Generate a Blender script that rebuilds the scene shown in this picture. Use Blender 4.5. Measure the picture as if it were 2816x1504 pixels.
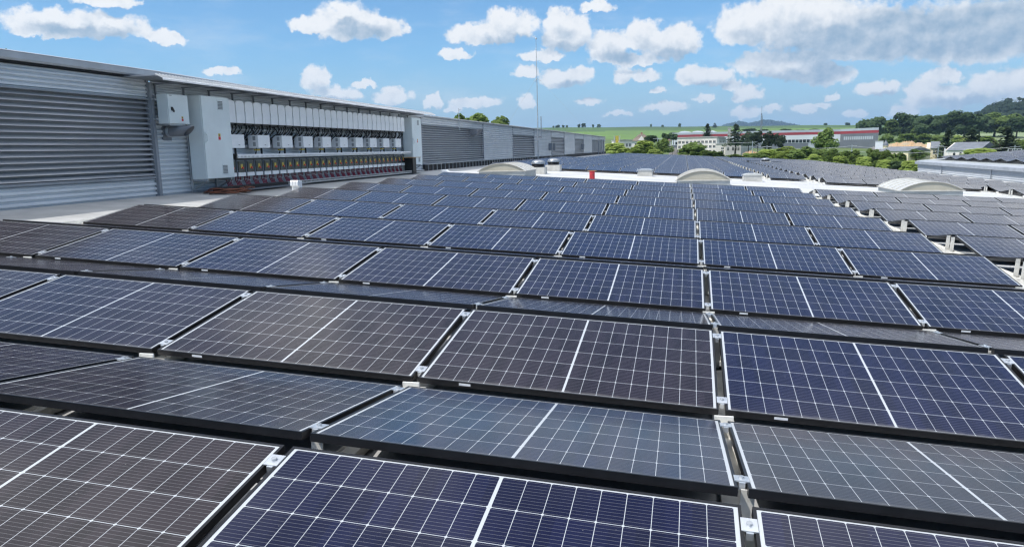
import bpy, math, random
import numpy as np
from mathutils import Matrix, Vector, Euler
random.seed(7)
R = math.radians
S = bpy.context.scene
for o in list(bpy.data.objects): bpy.data.objects.remove(o)

# ------------------------------------------------------------------ camera
FOC, PPX, W0, H0 = 2000.04, 37.15, 2816, 1504
YAW, PITCH, ROLL = .214867, -.169339, -.016956
CAM = Vector((-.2333, -1.3603, 1.4106))
SX = -.053769                       # the roof falls towards +X
M3 = Matrix.Rotation(YAW, 3, 'Z') @ Matrix.Rotation(math.pi/2+PITCH, 3, 'X') @ Matrix.Rotation(ROLL, 3, 'Z')
cd = bpy.data.cameras.new('camera'); cam = bpy.data.objects.new('camera', cd); S.collection.objects.link(cam)
cam.matrix_world = Matrix.Translation(CAM) @ M3.to_4x4()
cd.sensor_width = 36; cd.lens = 36*FOC/W0; cd.shift_x = -PPX/W0
cd.clip_start = .05; cd.clip_end = 30000
S.camera = cam
S.view_settings.view_transform = 'Standard'; S.view_settings.look = 'None'
S.view_settings.exposure = 0.7; S.view_settings.gamma = 1
S.render.resolution_x, S.render.resolution_y = 1024, 546
try:
    S.cycles.max_bounces = 6; S.cycles.volume_bounces = 0; S.cycles.sample_clamp_indirect = 6
    S.cycles.filter_width = 1.3
except Exception: pass

def ray(px, py):
    return (M3 @ Vector(((px-W0/2-PPX)/FOC, (H0/2-py)/FOC, -1))).normalized()
def atd(px, py, d):                 # point at horizontal distance d along a sight line
    r = ray(px, py); return CAM + r*(d/math.hypot(r.x, r.y))
def proj(p):
    q = M3.transposed() @ (Vector(p)-CAM)
    if q.z > -.05: return None
    return (W0/2+PPX+FOC*q.x/-q.z, H0/2-FOC*q.y/-q.z, -q.z)
def rz(x, w=-.12): return SX*x+w    # height of the deck (w = -.12) or of a plane above it

# ------------------------------------------------------------------ sun and sky
SUN = Vector((-.452, -.42, 1)).normalized()
sl = bpy.data.lights.new('sun', 'SUN'); so = bpy.data.objects.new('sun', sl); S.collection.objects.link(so)
so.rotation_euler = SUN.to_track_quat('Z', 'Y').to_euler()
sl.energy = 2.35; sl.angle = R(.5); sl.color = (1, .965, .91)

class NT:
    """small helper that writes node trees"""
    def __init__(s, t): s.t = t; s.n = t.nodes; s.l = t.links
    def new(s, k, **kw):
        n = s.n.new(k)
        for a, b in kw.items(): setattr(n, a, b)
        return n
    def put(s, sock, v):
        if hasattr(v, 'is_output'): s.l.new(v, sock)
        elif v is not None: sock.default_value = v
    def m(s, op, a, b=None, c=None, clamp=False):
        n = s.new('ShaderNodeMath', operation=op, use_clamp=clamp)
        for i, v in enumerate((a, b, c)):
            if v is not None: s.put(n.inputs[i], v)
        return n.outputs[0]
    def v(s, op, a, b=None, c=None):
        n = s.new('ShaderNodeVectorMath', operation=op)
        for i, x in enumerate((a, b, c)):
            if x is not None: s.put(n.inputs[i], x)
        return n.outputs['Value'] if op in ('LENGTH', 'DOT_PRODUCT') else n.outputs[0]
    def mix(s, f, a, b, bt='MIX'):
        n = s.new('ShaderNodeMix', data_type='RGBA', blend_type=bt)
        s.put(n.inputs['Factor'], f)
        for k, x in ((6, a), (7, b)):
            s.put(n.inputs[k], x if hasattr(x, 'is_output') else tuple(x)+((1,) if len(x) == 3 else ()))
        return n.outputs[2]
    def noise(s, vec, scale, det=4, rough=.55, col=False, dist=0):
        n = s.new('ShaderNodeTexNoise'); s.put(n.inputs['Vector'], vec)
        n.inputs['Scale'].default_value = scale; n.inputs['Detail'].default_value = det
        n.inputs['Roughness'].default_value = rough; n.inputs['Distortion'].default_value = dist
        return n.outputs['Color' if col else 'Fac']
    def mapr(s, v, a, b, c=0, d=1, smooth=True):
        n = s.new('ShaderNodeMapRange', interpolation_type='SMOOTHSTEP' if smooth else 'LINEAR')
        s.put(n.inputs[0], v)
        for i, x in enumerate((a, b, c, d)): n.inputs[1+i].default_value = x
        return n.outputs[0]

w = bpy.data.worlds.new('World'); S.world = w; w.use_nodes = True
T = NT(w.node_tree); T.n.clear()
tc = T.new('ShaderNodeTexCoord').outputs['Generated']
sx_ = T.new('ShaderNodeSeparateXYZ'); T.l.new(tc, sx_.inputs[0])
dx, dy, dz = sx_.outputs
sky = T.new('ShaderNodeTexSky'); sky.sky_type = 'NISHITA'; sky.sun_disc = False
sky.sun_elevation = math.asin(SUN.z); sky.sun_rotation = math.atan2(SUN.x, SUN.y)
sky.altitude = 300; sky.air_density = 1.0; sky.dust_density = .6; sky.ozone_density = 2.2
az = T.m('ARCTAN2', dx, dy); el = T.m('ARCSINE', dz)
cv = T.new('ShaderNodeCombineXYZ'); T.l.new(az, cv.inputs[0]); T.l.new(el, cv.inputs[1])
P = cv.outputs[0]
n1 = T.noise(P, 28, 3, .5, True); n2 = T.noise(P, 75, 6, .62, True)
wob = T.v('MULTIPLY_ADD', n1, (.024, .014, 0), (-.012, -.007, 0))
wob2 = T.v('MULTIPLY_ADD', n2, (.026, .020, 0), (-.013, -.010, 0))
PW = T.v('ADD', T.v('ADD', P, wob), wob2)
# each cloud: image-plane centre and radii of the sight lines that see it, turned into sky angles
clouds = [(215,62,160,40),(120,80,70,22),(300,0,70,22),(453,99,40,22),(960,58,110,60),(1050,70,60,40),(860,70,70,28),(605,193,42,15),
 (1340,88,110,38),(1400,65,80,50),(1560,85,70,62),(1540,55,50,40),(1490,150,70,18),(1250,150,48,20),(1640,22,42,20),
 (1672,120,60,58),(1770,92,55,52),(1850,110,75,60),(1720,160,110,24),(868,212,38,40),(925,255,65,28),(1000,232,30,13),(1080,262,62,30),
 (1190,278,20,32),(1310,283,80,20),(1450,196,38,24),(1545,212,70,36),(1590,200,45,26),(1620,275,46,16),(1450,280,24,26),
 (1715,203,28,32),(1778,207,46,24),(1805,248,20,13),(1830,293,66,20),(1905,205,50,40),(1970,205,42,32),(2010,232,32,20),
 (2090,170,65,40),(2180,180,110,48),(2250,200,90,36),(2060,60,100,70),(2180,40,160,80),(2330,70,220,78),(2520,90,260,72),(2700,80,240,90),(2400,140,320,26),
 (2052,255,38,32),(2050,308,44,20),(1935,265,28,13),(2410,240,50,26),(2285,265,30,14),(2250,290,30,12),(2355,310,26,12),(2210,300,30,14),
 (2590,205,44,26),(2540,240,46,34),(2640,262,70,36),(2570,270,80,24),(2770,225,80,44),(2720,262,90,30),(2480,300,30,18),(1700,312,40,10),(1240,300,30,12),(2120,300,30,14)]
clouds += [(2850,-330,620,200), (3500,-380,560,300), (3350,-60,420,200), (3900,80,500,160)]  # unseen clouds added beyond the frame to silver the right-hand panels
shades = [(1000,92,90,26),(960,70,40,16),(230,90,130,18),(1420,115,120,20),(1560,128,70,22),(1700,158,70,20),(1850,150,70,20),(1570,238,70,16),(1600,258,60,16),
 (2190,215,130,24),(2270,190,70,40),(2350,128,340,44),(2600,115,340,60),(2760,80,220,80),(2500,70,200,50),(2280,100,150,36),(2430,262,40,12),(2660,285,90,20),(1960,232,60,14),(930,278,70,12)]
def chain(lst, V=None, flat=True):
    cur = None; V = V or PW
    for px, py, rx, ry in lst:
        d = ray(px, py); a = math.atan2(d.x, d.y); e = math.asin(d.z)
        ix, iy = FOC/rx, FOC/ry
        q = T.v('MULTIPLY_ADD', V, (ix, iy, 0), (-a*ix, -e*iy+(.25 if flat else 0), 0))
        if flat: q = T.v('MAXIMUM', q, T.v('MULTIPLY', q, (-1, -1.75, 0)))        # flat base, billowing top
        q = T.v('LENGTH', q)
        cur = q if cur is None else T.m('SMOOTH_MIN', cur, q, .25)
    return cur
fC = chain(clouds); fS = chain(shades, None, False); fU = chain(clouds, T.v('ADD', PW, (-.004, .0135, 0)))
fine = T.noise(P, 48, 8, .58)
fld = T.m('ADD', T.m('SUBTRACT', 1.12, fC), T.m('MULTIPLY', T.m('SUBTRACT', fine, .5), 1.0))
mask = T.mapr(fld, .02, .36)
gen = T.noise(T.v('MULTIPLY', tc, (1, 1, 1.5)), 3.1, 7, .58)
hi = T.mapr(el, .19, .34); hi2 = T.mapr(el, .48, .8)
mask2 = T.m('MAXIMUM', T.m('MULTIPLY', T.mapr(gen, .55, .70), hi), T.m('MULTIPLY', T.mapr(gen, .40, .60), hi2))  # second term thickens unseen cloud overhead to raise the ambient light
thin = T.m('MULTIPLY', T.mapr(T.noise(T.v('MULTIPLY', P, (1, 3.5, 1)), 7, 6, .6), .45, .8), .28)
mask = T.m('MAXIMUM', T.m('MAXIMUM', mask, mask2), thin)
offs = T.noise(T.v('ADD', P, (.006, -.009, 0)), 48, 8, .58)
rel = T.m('MULTIPLY', T.m('SUBTRACT', fine, offs), 1.0)            # relief of the billows
shd = T.m('MULTIPLY', T.mapr(fS, 1.35, .35), .8)
shd = T.m('MAXIMUM', shd, T.m('MULTIPLY', hi, T.mapr(gen, .6, .8, 0, .5)))
offs2 = T.noise(T.v('ADD', P, (-.004, .0135, 0)), 48, 8, .58)
up = T.m('ADD', T.m('SUBTRACT', 1.12, fU), T.m('MULTIPLY', T.m('SUBTRACT', offs2, .5), 1.0))   # how much cloud lies between here and the light
und = T.m('MULTIPLY', T.mapr(up, .25, 1.05), .55)
lum = T.m('ADD', T.m('SUBTRACT', 1, T.m('MAXIMUM', shd, und)), T.m('MULTIPLY', rel, .9), clamp=True)
ccol = T.mix(lum, (.19, .275, .37), (.63, .63, .63))
skyc = T.mix(1.0, sky.outputs[0], (.50, .76, .93), 'MULTIPLY')
STR = .10
sk = T.v('SCALE', skyc, None); sk.node.inputs['Scale'].default_value = 1.0
low = T.mapr(el, -.01, .135)                                        # milky air low over the land
skz = T.mix(low, (2.7, 3.6, 4.4), skyc)
skz = T.mix(.85, skyc, skz)
csc = T.v('SCALE', ccol, None); T.l.new(T.m('MULTIPLY', T.m('ADD', T.mapr(el, .5, .95, 1.0, 2.3), T.mapr(el, .19, .36, 0, .7)), 1.0/STR), csc.node.inputs['Scale'])   # unseen high clouds brightened to lift the shade and panel sheen
fin = T.mix(mask, skz, csc)
bg = T.new('ShaderNodeBackground'); T.l.new(fin, bg.inputs[0]); bg.inputs[1].default_value = STR
wo = T.new('ShaderNodeOutputWorld'); T.l.new(bg.outputs[0], wo.inputs[0])
w.cycles.sampling_method = 'MANUAL'; w.cycles.sample_map_resolution = 1024

# ------------------------------------------------------------------ materials
def mat(name, col, rough=.6, metal=0, var=.12, scale=3, bump=0, spec=.5, det=5, col2=None, trans=0, stretch=(1, 1, 1), objvar=0):
    m = bpy.data.materials.new(name); m.use_nodes = True
    t = NT(m.node_tree); b = t.n['Principled BSDF']
    b.inputs['Roughness'].default_value = rough; b.inputs['Metallic'].default_value = metal
    b.inputs['Specular IOR Level'].default_value = spec
    tcn = t.new('ShaderNodeTexCoord').outputs['Object']
    if stretch != (1, 1, 1): tcn = t.v('MULTIPLY', tcn, stretch)
    nz = t.noise(tcn, scale, det, .6)
    c2 = col2 or tuple(max(0, c*(1-2*var)) for c in col)
    c1 = col if col2 else tuple(min(1, c*(1+var*.7)) for c in col)
    c = t.mix(t.mapr(nz, .3, .7), c2, c1)
    if objvar:
        oi = t.new('ShaderNodeObjectInfo').outputs['Random']
        hs = t.new('ShaderNodeHueSaturation'); t.l.new(c, hs.inputs['Color'])
        t.l.new(t.mapr(oi, 0, 1, 1-objvar, 1+objvar, False), hs.inputs['Value']); c = hs.outputs[0]
    t.l.new(c, b.inputs['Base Color'])
    t.l.new(t.mapr(nz, 0, 1, max(0, rough-.08), min(1, rough+.08)), b.inputs['Roughness'])
    if bump:
        bn = t.new('ShaderNodeBump'); bn.inputs['Strength'].default_value = bump; bn.inputs['Distance'].default_value = .02
        t.l.new(t.noise(tcn, scale*6, 6, .6), bn.inputs['Height']); t.l.new(bn.outputs[0], b.inputs['Normal'])
    if trans:
        tr = t.new('ShaderNodeBsdfTranslucent'); t.l.new(c, tr.inputs[0])
        mx = t.new('ShaderNodeMixShader'); mx.inputs[0].default_value = trans
        t.l.new(b.outputs[0], mx.inputs[1]); t.l.new(tr.outputs[0], mx.inputs[2])
        t.l.new(mx.outputs[0], t.n['Material Output'].inputs[0])
    return m

def panel_mat(name, attr):
    m = bpy.data.materials.new(name); m.use_nodes = True
    t = NT(m.node_tree); b = t.n['Principled BSDF']
    uv = t.new('ShaderNodeUVMap'); uv.uv_map = 'UVMap'
    s = t.new('ShaderNodeSeparateXYZ'); t.l.new(uv.outputs[0], s.inputs[0])
    au = t.m('ABSOLUTE', t.m('SUBTRACT', s.outputs[0], .861))
    uc = t.m('SUBTRACT', au, .0055)
    vc = t.m('SUBTRACT', s.outputs[1], .567)
    fr = lambda x: t.m('ABSOLUTE', t.m('SUBTRACT', t.m('FRACT', t.m('ADD', x, 10.5)), .5))
    du = t.m('MULTIPLY', fr(t.m('DIVIDE', uc, .0922)), .0922)
    dv = t.m('MULTIPLY', fr(t.m('DIVIDE', vc, .183)), .183)
    db = t.m('MULTIPLY', fr(t.m('ADD', t.m('DIVIDE', vc, .0183), .5)), .0183)
    L = lambda a, b_: t.m('LESS_THAN', a, b_)
    line = L(du, .0011)
    for x in (L(dv, .0013), L(t.m('ADD', du, dv), .0072), L(uc, 0), t.m('GREATER_THAN', uc, .8298), t.m('GREATER_THAN', t.m('ABSOLUTE', vc), .549)):
        line = t.m('MAXIMUM', line, x)
    bus = t.m('MULTIPLY', L(db, .0006), .30)
    if attr:
        a = t.new('ShaderNodeAttribute'); a.attribute_type = 'OBJECT'; a.attribute_name = 'tint'; tint = a.outputs['Fac']
    else:
        tint = t.mapr(t.noise(t.new('ShaderNodeTexCoord').outputs['Object'], .25, 1), .3, .7, 0, .6)
    oc = t.new('ShaderNodeTexCoord').outputs['Object']
    # every cell differs a little from the next
    ci = t.new('ShaderNodeCombineXYZ')
    t.l.new(t.m('FLOOR', t.m('DIVIDE', s.outputs[0], .0915)), ci.inputs[0]); t.l.new(t.m('FLOOR', t.m('ADD', t.m('DIVIDE', vc, .183), 20)), ci.inputs[1])
    t.l.new(t.m('MULTIPLY', tint, 37), ci.inputs[2])
    wn = t.new('ShaderNodeTexWhiteNoise'); t.l.new(ci.outputs[0], wn.inputs[0])
    cell = t.mix(tint, (.0060, .0085, .033), (.020, .0145, .0165))
    hs = t.new('ShaderNodeHueSaturation'); t.l.new(cell, hs.inputs['Color'])
    t.l.new(t.mapr(wn.outputs['Value'], 0, 1, .78, 1.25, False), hs.inputs['Value']); cell = hs.outputs[0]
    c = t.mix(bus, cell, (.42, .42, .43))
    c = t.mix(line, c, (.45, .47, .49))
    dn = t.noise(oc, 2.2, 6, .65)
    dust = t.m('MULTIPLY', t.mapr(dn, .35, .8), .012)
    sp = t.m('MULTIPLY', t.mapr(t.noise(oc, 55, 2), .74, .80), .35)
    dust = t.m('ADD', dust, sp)
    low = t.m('MULTIPLY', t.mapr(t.m('ADD', s.outputs[1], t.m('MULTIPLY', t.noise(oc, 14, 4), .05)), .075, .028), .20)   # grime along the lower frame
    c = t.mix(t.m('ADD', dust, low), c, (.42, .40, .36))
    t.l.new(c, b.inputs['Base Color'])
    t.l.new(t.mapr(dn, .2, .8, .10, .18), b.inputs['Roughness'])
    b.inputs['IOR'].default_value = 1.31; b.inputs['Specular IOR Level'].default_value = .5
    b.inputs['Specular Tint'].default_value = (.93, .96, 1, 1)
    bn = t.new('ShaderNodeBump'); bn.inputs['Strength'].default_value = .06; bn.inputs['Distance'].default_value = .01
    t.l.new(t.noise(oc, 1.6, 2), bn.inputs['Height']); t.l.new(bn.outputs[0], b.inputs['Normal'])
    return m

MT = dict(
 cell=panel_mat('solar cells', True), cellfar=panel_mat('far solar cells', False),
 frame=mat('black anodised', (.014, .014, .016), .42, .3, spec=.4, scale=8),
 galv=mat('galvanised steel', (.50, .52, .54), .42, .55, .12, 9),
 alu=mat('mill aluminium', (.66, .68, .70), .35, .7, .06, 12),
 post=mat('painted bracket', (.80, .78, .72), .5, .1, .1, 7),
 deck=mat('roof membrane', (.54, .545, .55), .7, 0, .07, .55, .12, col2=(.455, .455, .445)), walk=mat('grey walkway membrane', (.42, .42, .41), .8, 0, .1, 1.2, .1),
 clad=mat('grey cladding', (.60, .63, .66), .42, .1, .05, 1.2, stretch=(1, .4, 4)),
 cladl=mat('pale cladding', (.66, .67, .68), .42, .1, .05, 1.2),
 blade=mat('louver blade', (.43, .435, .45), .4, .1, .07, 2, stretch=(1, .3, 1)),
 dark=mat('dark void', (.012, .012, .014), .8),
 black=mat('black rubber', (.012, .012, .012), .5),
 trim=mat('trim grey', (.24, .26, .29), .45, .1, .08, 2),
 gutter=mat('gutter zinc', (.42, .44, .47), .4, .2, .08, 1.5),
 cab=mat('cabinet paint', (.66, .72, .73), .42, 0, .035, 1.5),
 white=mat('white powder coat', (.80, .81, .82), .4, 0, .04, 3),
 grille=mat('grille grey', (.20, .22, .23), .5),
 yellow=mat('yellow', (.60, .45, .06), .5), red=mat('red', (.62, .02, .025), .45, 0, .1, 4),
 redc=mat('red cable', (.35, .02, .05), .5), orange=mat('orange cable', (.17, .05, .022), .6),
 smoke=mat('smoked cover', (.075, .082, .08), .2, 0, .25, 6), pipe=mat('grey pipe', (.17, .18, .20), .4),
 pc=mat('clear roof sheet', (.96, .97, .98), .3, 0, .02, 2, trans=.85),
 dome=mat('dome glazing', (.50, .50, .475), .35, 0, .05, 2), domeend=mat('dome end', (.44, .41, .33), .5, 0, .06, 1.5), curb=mat('curb', (.36, .38, .38), .6, 0, .1, 3),
 curbw=mat('pale curb', (.55, .53, .48), .6, 0, .1, 4), vent=mat('vent steel', (.34, .36, .38), .35, .6, .08, 6), board=mat('board', (.45, .28, .12), .7),
 conc=mat('concrete', (.42, .41, .38), .85, 0, .15, .8, .1), plaster=mat('white plaster', (.84, .77, .70), .8, 0, .08, .25), plasterg=mat('grey plaster', (.46, .44, .42), .8, 0, .08, .25),
 cream=mat('cream plaster', (.80, .69, .46), .8, 0, .1, .25), hallw=mat('hall white', (.68, .70, .73), .5, 0, .04, .1), hallg=mat('hall dark', (.16, .17, .19), .5, 0, .06, .1), hallm=mat('hall mid', (.44, .47, .51), .5, 0, .05, .1),
 hred=mat('hall red', (.34, .045, .055), .5, 0, .05, .1), win=mat('window glass', (.03, .035, .04), .12, 0, .3, .5), slate=mat('slate roof', (.16, .175, .20), .6, 0, .12, .6), tile=mat('tile roof', (.42, .22, .17), .8, 0, .2, .7),
 bark=mat('bark', (.11, .085, .06), .9, 0, .25, 4, .3), earth=mat('bare earth', (.44, .27, .13), .9, 0, .22, .35, .5, col2=(.36, .29, .20)),
 grass=mat('meadow', (.105, .145, .032), .95, 0, .25, .02, col2=(.06, .10, .02)), crop=mat('crop dark', (.052, .105, .016), .95, 0, .15, .01), cropl=mat('crop light', (.105, .185, .026), .95, 0, .12, .012), cropp=mat('crop pale', (.20, .25, .12), .95, 0, .08, .012),
 road=mat('pavement', (.22, .21, .20), .9, 0, .15, .05),
)
def leafmat(n, a, b): return mat(n, a, .75, 0, .2, .55, det=3, col2=b, trans=.5, spec=.25, objvar=.16)
MT['leaf'] = leafmat('leaf mid', (.235, .32, .085), (.14, .21, .055))
MT['leafb'] = leafmat('leaf bright', (.42, .50, .13), (.27, .36, .08))
MT['leafd'] = leafmat('leaf dark', (.12, .185, .075), (.075, .125, .05))
MT['needle'] = leafmat('needles', (.075, .11, .055), (.045, .07, .036))
MT['hillf'] = leafmat('far forest', (.040, .066, .034), (.024, .042, .024))

# ------------------------------------------------------------------ object helpers
COL = S.collection
class MB:
    """collects shapes, then links them as ONE mesh object"""
    def __init__(s): s.v = []; s.f = []; s.mi = []; s.uv = {}
    def quad(s, pts, mi=0, uv=None):
        n = len(s.v); s.v += [tuple(p) for p in pts]; s.f.append(tuple(range(n, n+len(pts)))); s.mi.append(mi)
        if uv: s.uv[len(s.f)-1] = uv
    def box(s, x0, x1, y0, y1, z0, z1, mi=0):
        n = len(s.v); s.v += [(x, y, z) for z in (z0, z1) for x, y in ((x0, y0), (x1, y0), (x1, y1), (x0, y1))]
        for f in ((3,2,1,0),(4,5,6,7),(0,1,5,4),(1,2,6,5),(2,3,7,6),(3,0,4,7)):
            s.f.append(tuple(n+i for i in f)); s.mi.append(mi)
    def prism(s, poly, axis, a, b, mi=0):
        """polygon in the two other axes, extruded from a to b"""
        n = len(s.v); k = len(poly)
        def P3(p, t): return {0: (t, p[0], p[1]), 1: (p[0], t, p[1]), 2: (p[0], p[1], t)}[axis]
        s.v += [P3(p, a) for p in poly]+[P3(p, b) for p in poly]
        s.f.append(tuple(range(n, n+k))[::-1]); s.f.append(tuple(range(n+k, n+2*k))); s.mi += [mi, mi]
        for i in range(k):
            j = (i+1) % k; s.f.append((n+i, n+j, n+k+j, n+k+i)); s.mi.append(mi)
    def tube(s, pts, r, seg=6, mi=0, cap=True):
        pts = [Vector(p) for p in pts]; n = len(s.v)
        rr = r if isinstance(r, (list, tuple)) else [r]*len(pts)
        for i, p in enumerate(pts):
            d = (pts[min(i+1, len(pts)-1)]-pts[max(i-1, 0)]).normalized()
            a = d.cross(Vector((0, 0, 1)) if abs(d.z) < .9 else Vector((1, 0, 0))).normalized(); b = d.cross(a)
            for k in range(seg):
                t = 2*math.pi*k/seg; s.v.append(tuple(p+(a*math.cos(t)+b*math.sin(t))*rr[i]))
        for i in range(len(pts)-1):
            for k in range(seg):
                k2 = (k+1) % seg
                s.f.append((n+i*seg+k, n+i*seg+k2, n+(i+1)*seg+k2, n+(i+1)*seg+k)); s.mi.append(mi)
        if cap:
            s.f.append(tuple(n+k for k in range(seg))[::-1]); s.f.append(tuple(n+(len(pts)-1)*seg+k for k in range(seg))); s.mi += [mi, mi]
    def lathe(s, prof, c=(0, 0, 0), seg=24, mi=0):
        n = len(s.v)
        for r, z in prof:
            for k in range(seg):
                t = 2*math.pi*k/seg; s.v.append((c[0]+r*math.cos(t), c[1]+r*math.sin(t), c[2]+z))
        for i in range(len(prof)-1):
            for k in range(seg):
                k2 = (k+1) % seg
                s.f.append((n+i*seg+k, n+i*seg+k2, n+(i+1)*seg+k2, n+(i+1)*seg+k)); s.mi.append(mi)
    def mesh(s, name, mats, smooth=False):
        me = bpy.data.meshes.new(name); me.from_pydata(s.v, [], s.f)
        for m in (mats if isinstance(mats, (list, tuple)) else [mats]): me.materials.append(MT[m] if isinstance(m, str) else m)
        me.polygons.foreach_set('material_index', s.mi)
        if smooth: me.polygons.foreach_set('use_smooth', [True]*len(s.f))
        if s.uv:
            ul = me.uv_layers.new(name='UVMap')
            for fi, uvs in s.uv.items():
                for li, u in zip(me.polygons[fi].loop_indices, uvs): ul.data[li].uv = u
        me.update(); return me
    def build(s, name, mats, parent=None, smooth=False, bevel=0):
        o = bpy.data.objects.new(name, s.mesh(name, mats, smooth)); COL.objects.link(o)
        if parent: o.parent = parent
        if bevel:
            b = o.modifiers.new('bevel', 'BEVEL'); b.width = bevel; b.segments = 2; b.limit_method = 'ANGLE'
        return o
def tag(o, label=None, cat=None, group=None, kind=None):
    if label: o['label'] = label
    if cat: o['category'] = cat
    if group: o['group'] = group
    if kind: o['kind'] = kind
    return o
def thing(name, label, cat, loc=(0, 0, 0), rot=0, group=None):
    o = bpy.data.objects.new(name, None); COL.objects.link(o); o.location = loc; o.rotation_euler = (0, 0, rot)
    o.empty_display_size = .1
    return tag(o, label, cat, group)
def inst(name, me, parent=None, loc=None):
    o = bpy.data.objects.new(name, me); COL.objects.link(o)
    if parent: o.parent = parent
    if loc is not None: o.location = loc
    return o
ORD = ['zeroth','first','second','third','fourth','fifth','sixth','seventh','eighth','ninth','tenth','eleventh','twelfth','thirteenth','fourteenth','fifteenth','sixteenth','seventeenth','eighteenth','nineteenth','twentieth']
def nth(i):
    if i <= 20: return ORD[i]
    return {2: 'twenty', 3: 'thirty', 4: 'forty'}[i//10]+('-'+ORD[i % 10] if i % 10 else 'th') if i % 10 else {3: 'thirtieth', 4: 'fortieth'}[i//10]

# ------------------------------------------------------------------ land
KN = [-4000, 900, 1430, 1700, 1900, 2100, 2300, 2450, 2600, 2816, 3300, 7000]
RING = {  # horizontal distance: image row at which that ring of land is seen, per knot
 240: [460]*12, 350: [431]*7+[430, 432, 432, 430, 430], 450: [412]*7+[407, 406, 406, 400, 400], 600: [393, 393, 393, 392, 391, 391, 390, 384, 376, 374, 370, 370],
 800: [381, 381, 381, 380, 380, 379, 377, 372, 368, 366, 360, 360], 1150: [365, 365, 365, 362, 362, 362, 360, 360, 358, 356, 350, 350],
 1500: [352, 352, 352.5, 350, 348.5, 346.5, 344.5, 344, 345, 345, 340, 340], 1700: [356]*12, 2600: [378]*12, 6000: [392]*12, 12000: [398]*12}
def land_z(px, d):
    ds = sorted(RING)
    if d <= 150: return -9.5
    def zr(dd): return atd(min(max(px, -1500), 4200), np.interp(px, KN, RING[dd]), dd).z
    if d <= ds[0]: return -9.5+(zr(ds[0])+9.5)*(d-150)/(ds[0]-150)
    for a, b in zip(ds, ds[1:]):
        if d <= b: return zr(a)+(zr(b)-zr(a))*(d-a)/(b-a)
    return zr(ds[-1])
def px_of(p):
    q = proj(p)
    return q[0] if q and q[2] > .02*(Vector(p)-CAM).length else (-4000 if (M3.transposed()@(Vector(p)-CAM)).x < 0 else 7000)
def build_land():
    ds = [2, 60, 110, 150, 190, 240, 290, 350, 400, 450, 520, 600, 660, 730, 800, 900, 1000, 1080, 1150, 1230, 1320, 1410, 1500, 1560, 1700, 2100, 2600, 4000, 6000, 12000]
    NA = 540; m = MB(); idx = []
    for d in ds:
        for k in range(NA):
            a = 2*math.pi*k/NA; x, y = CAM.x+d*math.sin(a), CAM.y+d*math.cos(a)
            px = px_of((x, y, 0)); z = land_z(px, d)
            if 150 < d < 1700: z += .35*math.sin(a*61+d*.02)*min(1, d/500)
            m.v.append((x, y, z)); idx.append(px)
    for i in range(len(ds)-1):
        for k in range(NA):
            k2 = (k+1) % NA; px = idx[i*NA+k]; d = (ds[i]+ds[i+1])/2; mi = 0
            if px < 2330 and d > 760: mi = 2 if d < 1150+.25*(px-1500) else 1
            if px >= 2330 and d > 900: mi = 1
            if px > 2620 and 540 < d < 840: mi = 3
            m.f.append((i*NA+k, i*NA+k2, (i+1)*NA+k2, (i+1)*NA+k)); m.mi.append(mi)
    o = m.build('ground', ['grass', 'crop', 'cropl', 'cropp'], smooth=True); tag(o, kind='structure')
build_land()

# ------------------------------------------------------------------ the factory roof on which everything stands
XL, XR1, XR2, YN, YF = -11.75, 20.7, 16.9, -14, 108.5
m = MB()
def slab(x0, x1, y0, y1):
    m.v += []
    n = len(m.v)
    for z in (-.5, 0):
        for x, y in ((x0, y0), (x1, y0), (x1, y1), (x0, y1)): m.v.append((x, y, rz(x)+z))
    for f in ((3,2,1,0),(4,5,6,7),(0,1,5,4),(1,2,6,5),(2,3,7,6),(3,0,4,7)): m.f.append(tuple(n+i for i in f)); m.mi.append(0)
slab(XL, XR2, YN, YF); slab(XR2, XR1, YN, 74)
deck = m.build('flat_roof', 'deck'); tag(deck, kind='structure')
fb = thing('factory_building', 'long grey factory block under the flat roof of the solar array', 'building', (0, 40, -9.5))
m = MB(); m.box(XL+.02, XR2-.05, YN-40+.05, YF-40-.05, 0, 9.5-1.6); m.build('wall', 'clad', fb)
m = MB(); m.box(XR2-.06, XR2+.06, 74-40, YF-40, 9.5-1.75, 9.5-.93); m.box(XL, XR2-.08, YF-40-.02, YF-40+.08, 9.5-1.75, 9.5-.98); m.build('roof_edge_trim', 'gutter', fb)

# seams of the membrane
m = MB()
for y in np.arange(25.6, 37, 1.55): m.quad([(x, yy, rz(x)+.004) for x, yy in ((-11, y), (12, y), (12, y+.05), (-11, y+.05))])
mw = MB(); mw.quad([(x, y, rz(x)+.004) for x, y in ((XL+.03, YN), (-8.7, YN), (-8.7, 25.2), (XL+.03, 25.2))]); ow = mw.build('walkway', 'walk'); tag(ow, kind='structure')
o = m.build('roof_seams', mat('welded seam', (.62, .63, .63), .6, 0, .1, 3)); tag(o, kind='structure')

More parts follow.
